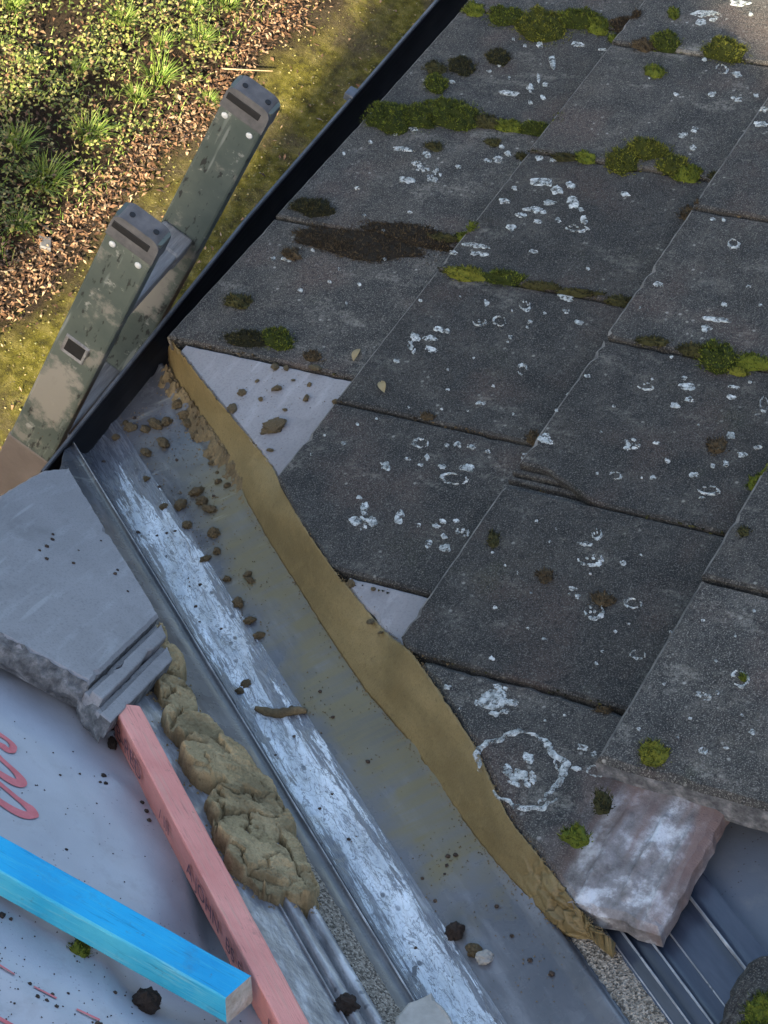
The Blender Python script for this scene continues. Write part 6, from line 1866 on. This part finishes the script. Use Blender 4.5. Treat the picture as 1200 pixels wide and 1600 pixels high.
V, F = [], []
n_b = 0
while n_b < 9000:
    x, y = rg_.uniform(GX0, GX1), rg_.uniform(GY0, GY1)
    z_ = zone(x, y)
    if z_ > -1.14 or rg_.random() > 0.25 + 0.75 * max(0.0, min(1.0, 0.45 + 2.4 * nz(x * 3.4, y * 3.4, 31))):
        continue
    n_b += 1
    da = rg_.uniform(0, 6.283)
    ln = rg_.uniform(0.012, 0.036)
    p = Vector((x, y, mound(x, y)))
    o_ = Vector((math.cos(da), math.sin(da), 0))
    sd_ = Vector((-o_.y, o_.x, 0)) * rg_.uniform(0.0007, 0.0014)
    m1 = p + o_ * ln * 0.35 + Vector((0, 0, ln * 0.6))
    m2 = p + o_ * ln * rg_.uniform(0.7, 1.1) + Vector((0, 0, ln * rg_.uniform(0.4, 0.9)))
    i0 = len(V)
    V.extend([tuple(p - sd_), tuple(p + sd_), tuple(m1 - sd_ * 0.7), tuple(m1 + sd_ * 0.7), tuple(m2)])
    F.extend([(i0, i0 + 1, i0 + 3, i0 + 2), (i0 + 2, i0 + 3, i0 + 4)])
tag(obj("short_grass", V, F, M['grass'], None, Matrix.Translation((0, 0, GROUND_Z))), "thin short grass blades among the small leaves of the garden", "grass", kind="stuff")


def dens_bits(x, y):
    return 0.6 if zone(x, y) > -1.08 else 0.05


scatter("moss_bits", 9000, dens_bits, (0.004, 0.009), make_leaf("moss_bit", [(0.07, 0.07, 0.012), (0.12, 0.115, 0.02), (0.17, 0.15, 0.035), (0.25, 0.20, 0.10)]), "thin moss and grit on the strip beside the house", "moss", (-0.001, 0.003), (0.4, 0.9), 0.5)


def grass_tuft(n, length, spread, seed):
    r = random.Random(seed)
    V, F = [], []
    for _ in range(n):
        a = r.uniform(0, 6.283)
        q = math.sqrt(r.random()) * spread
        p = Vector((math.cos(a) * q, math.sin(a) * q, -0.004))
        da = a + r.uniform(-0.9, 0.9)
        out = Vector((math.cos(da), math.sin(da), 0))
        side = Vector((-math.sin(da), math.cos(da), 0)) * r.uniform(0.0011, 0.0022)
        ln = length * r.uniform(0.55, 1.2)
        lean = r.uniform(0.25, 1.0)
        i0 = len(V)
        for k in range(4):
            f_ = k / 3
            c = p + out * (ln * lean * f_ ** 1.5) + Vector((0, 0, ln * (f_ - 0.42 * lean * f_ * f_)))
            w = side * (1 - f_ * 0.92)
            V.extend([tuple(c - w), tuple(c + w)])
        for k in range(3):
            q2 = i0 + 2 * k
            F.append((q2, q2 + 1, q2 + 3, q2 + 2))
    return mesh_data("grass_tuft", V, F, M['grass'])


TUFT_LABELS = ["large grass tuft nearest the twig, on the edge of the brown leaves", "small grass tuft just below the tuft nearest the twig",
               "wide grass tuft midway between the twig and the grey stone flake", "largest bright grass tuft, directly above the grey stone flake",
               "tiny grass tuft in the middle of the leafy carpet", "grass tuft above the twig beside the mossy strip",
               "topmost grass tuft touching the upper frame edge beside the dead leaves", "grass tuft left of the stone flake at the frame edge",
               "small sparse grass tuft just left of the tall stile's end cap", "grass tuft at the left frame edge amid the leafy carpet",
               "tiny grass tuft high on the left of the leafy carpet", "grass tuft near the top of the leafy carpet",
               "grass tuft in the upper left corner of the photo", "grass tuft at the top frame edge left of the topmost tuft", "small grass tuft between the twig and the top edge"]
TM = [grass_tuft(120, 0.066, 0.030, 400 + i) for i in range(5)]
for i, (x, y, s) in enumerate(TUFTS):
    sc = s / 26.0
    o = put("grass_tuft", TM[i % 5], None, Matrix.Translation((x, y, GROUND_Z + mound(x, y))) @ Matrix.Rotation(i * 1.3, 4, 'Z') @ Matrix.Diagonal((sc, sc, sc * 0.95, 1)))
    tag(o, TUFT_LABELS[i], "grass tuft", "grass tufts below the eave")

# twig and a grey stone flake on the ground
V, F = [], []
a, b = Vector((-2.895, -1.135, 0.010)), Vector((-2.989, -1.011, 0.014))
for i in range(9):
    f_ = i / 8
    p = a.lerp(b, f_) + Vector((0.006 * math.sin(f_ * 3), 0.0, 0.004 * math.sin(f_ * 3.1)))
    r = 0.0028 * (1 - 0.5 * f_)
    for k in range(6):
        an = k * math.pi / 3
        V.append((p.x + r * math.cos(an), p.y + r * 0.6 * math.cos(an), p.z + r * math.sin(an)))
for i in range(8):
    for k in range(6):
        q = (k + 1) % 6
        F.append((i * 6 + k, i * 6 + q, (i + 1) * 6 + q, (i + 1) * 6 + k))
tag(obj("twig", V, F, M['twig'], None, Matrix.Translation((0, 0, GROUND_Z)), True), "thin pale twig on the ground just above the ladder top", "twig")
v, f, mid = slab([(-0.03, -0.012), (0.02, -0.018), (0.034, 0.008), (-0.008, 0.02)], lambda x, y: 0.012 + 0.2 * x * 0.3, 0.012, 3.3, 0.008, 0.003, 0.003, 0.003)
tag(obj("stone_flake", v, f, [M['cap'], M['cap'], M['cap']], None, Matrix.Translation((-1.99, -1.163, GROUND_Z)) @ Matrix.Rotation(0.8, 4, 'Z'), False, mid), "flat grey stone flake among brown leaves left of the ladder", "stone flake")

# shrub added out of view to cast shade across the leafy carpet
sh = empty("shade_shrub", Matrix.Translation((0.0, -1.16, GROUND_Z)))
tag(sh, "added shrub out of view, placed to shade the leafy carpet", "shrub")
rs = random.Random(8)
V, F = [], []
for _ in range(2600):
    d = Vector((rs.gauss(0, 1), rs.gauss(0, 1), rs.gauss(0, 1))).normalized() * (rs.random() ** 0.45)
    d *= 1 + 0.3 * noise.noise(d * 2.5)
    p = Vector((d.x * 0.24, d.y * 0.17, 0.86 + d.z * 0.26))
    l = rs.uniform(0.022, 0.045)
    add_leaf(V, F, p, rs.uniform(0, 6.283), rs.uniform(-0.5, 0.9), l, l * 0.5, rs.uniform(-0.1, 0.3), rs.uniform(-0.6, 0.6))
obj("shade_shrub_crown", V, F, make_leaf("shade_shrub_leaf", [(0.02, 0.035, 0.010), (0.04, 0.065, 0.018), (0.07, 0.095, 0.028)]), sh, Matrix())
V, F = [], []
for q in range(5):
    a = q * 1.26
    for i in range(6):
        f_ = i / 5
        r = 0.012 * (1 - 0.6 * f_)
        cx, cy, cz = math.cos(a) * 0.13 * f_ ** 1.4, math.sin(a) * 0.10 * f_ ** 1.4, 0.85 * f_
        for m in range(6):
            an = m * math.pi / 3
            V.append((cx + r * math.cos(an), cy + r * math.sin(an), cz))
    o0 = q * 36
    for i in range(5):
        for m in range(6):
            n_ = (m + 1) % 6
            F.append((o0 + i * 6 + m, o0 + i * 6 + n_, o0 + (i + 1) * 6 + n_, o0 + (i + 1) * 6 + m))
obj("shade_shrub_stem", V, F, M['twig'], sh, Matrix(), True)
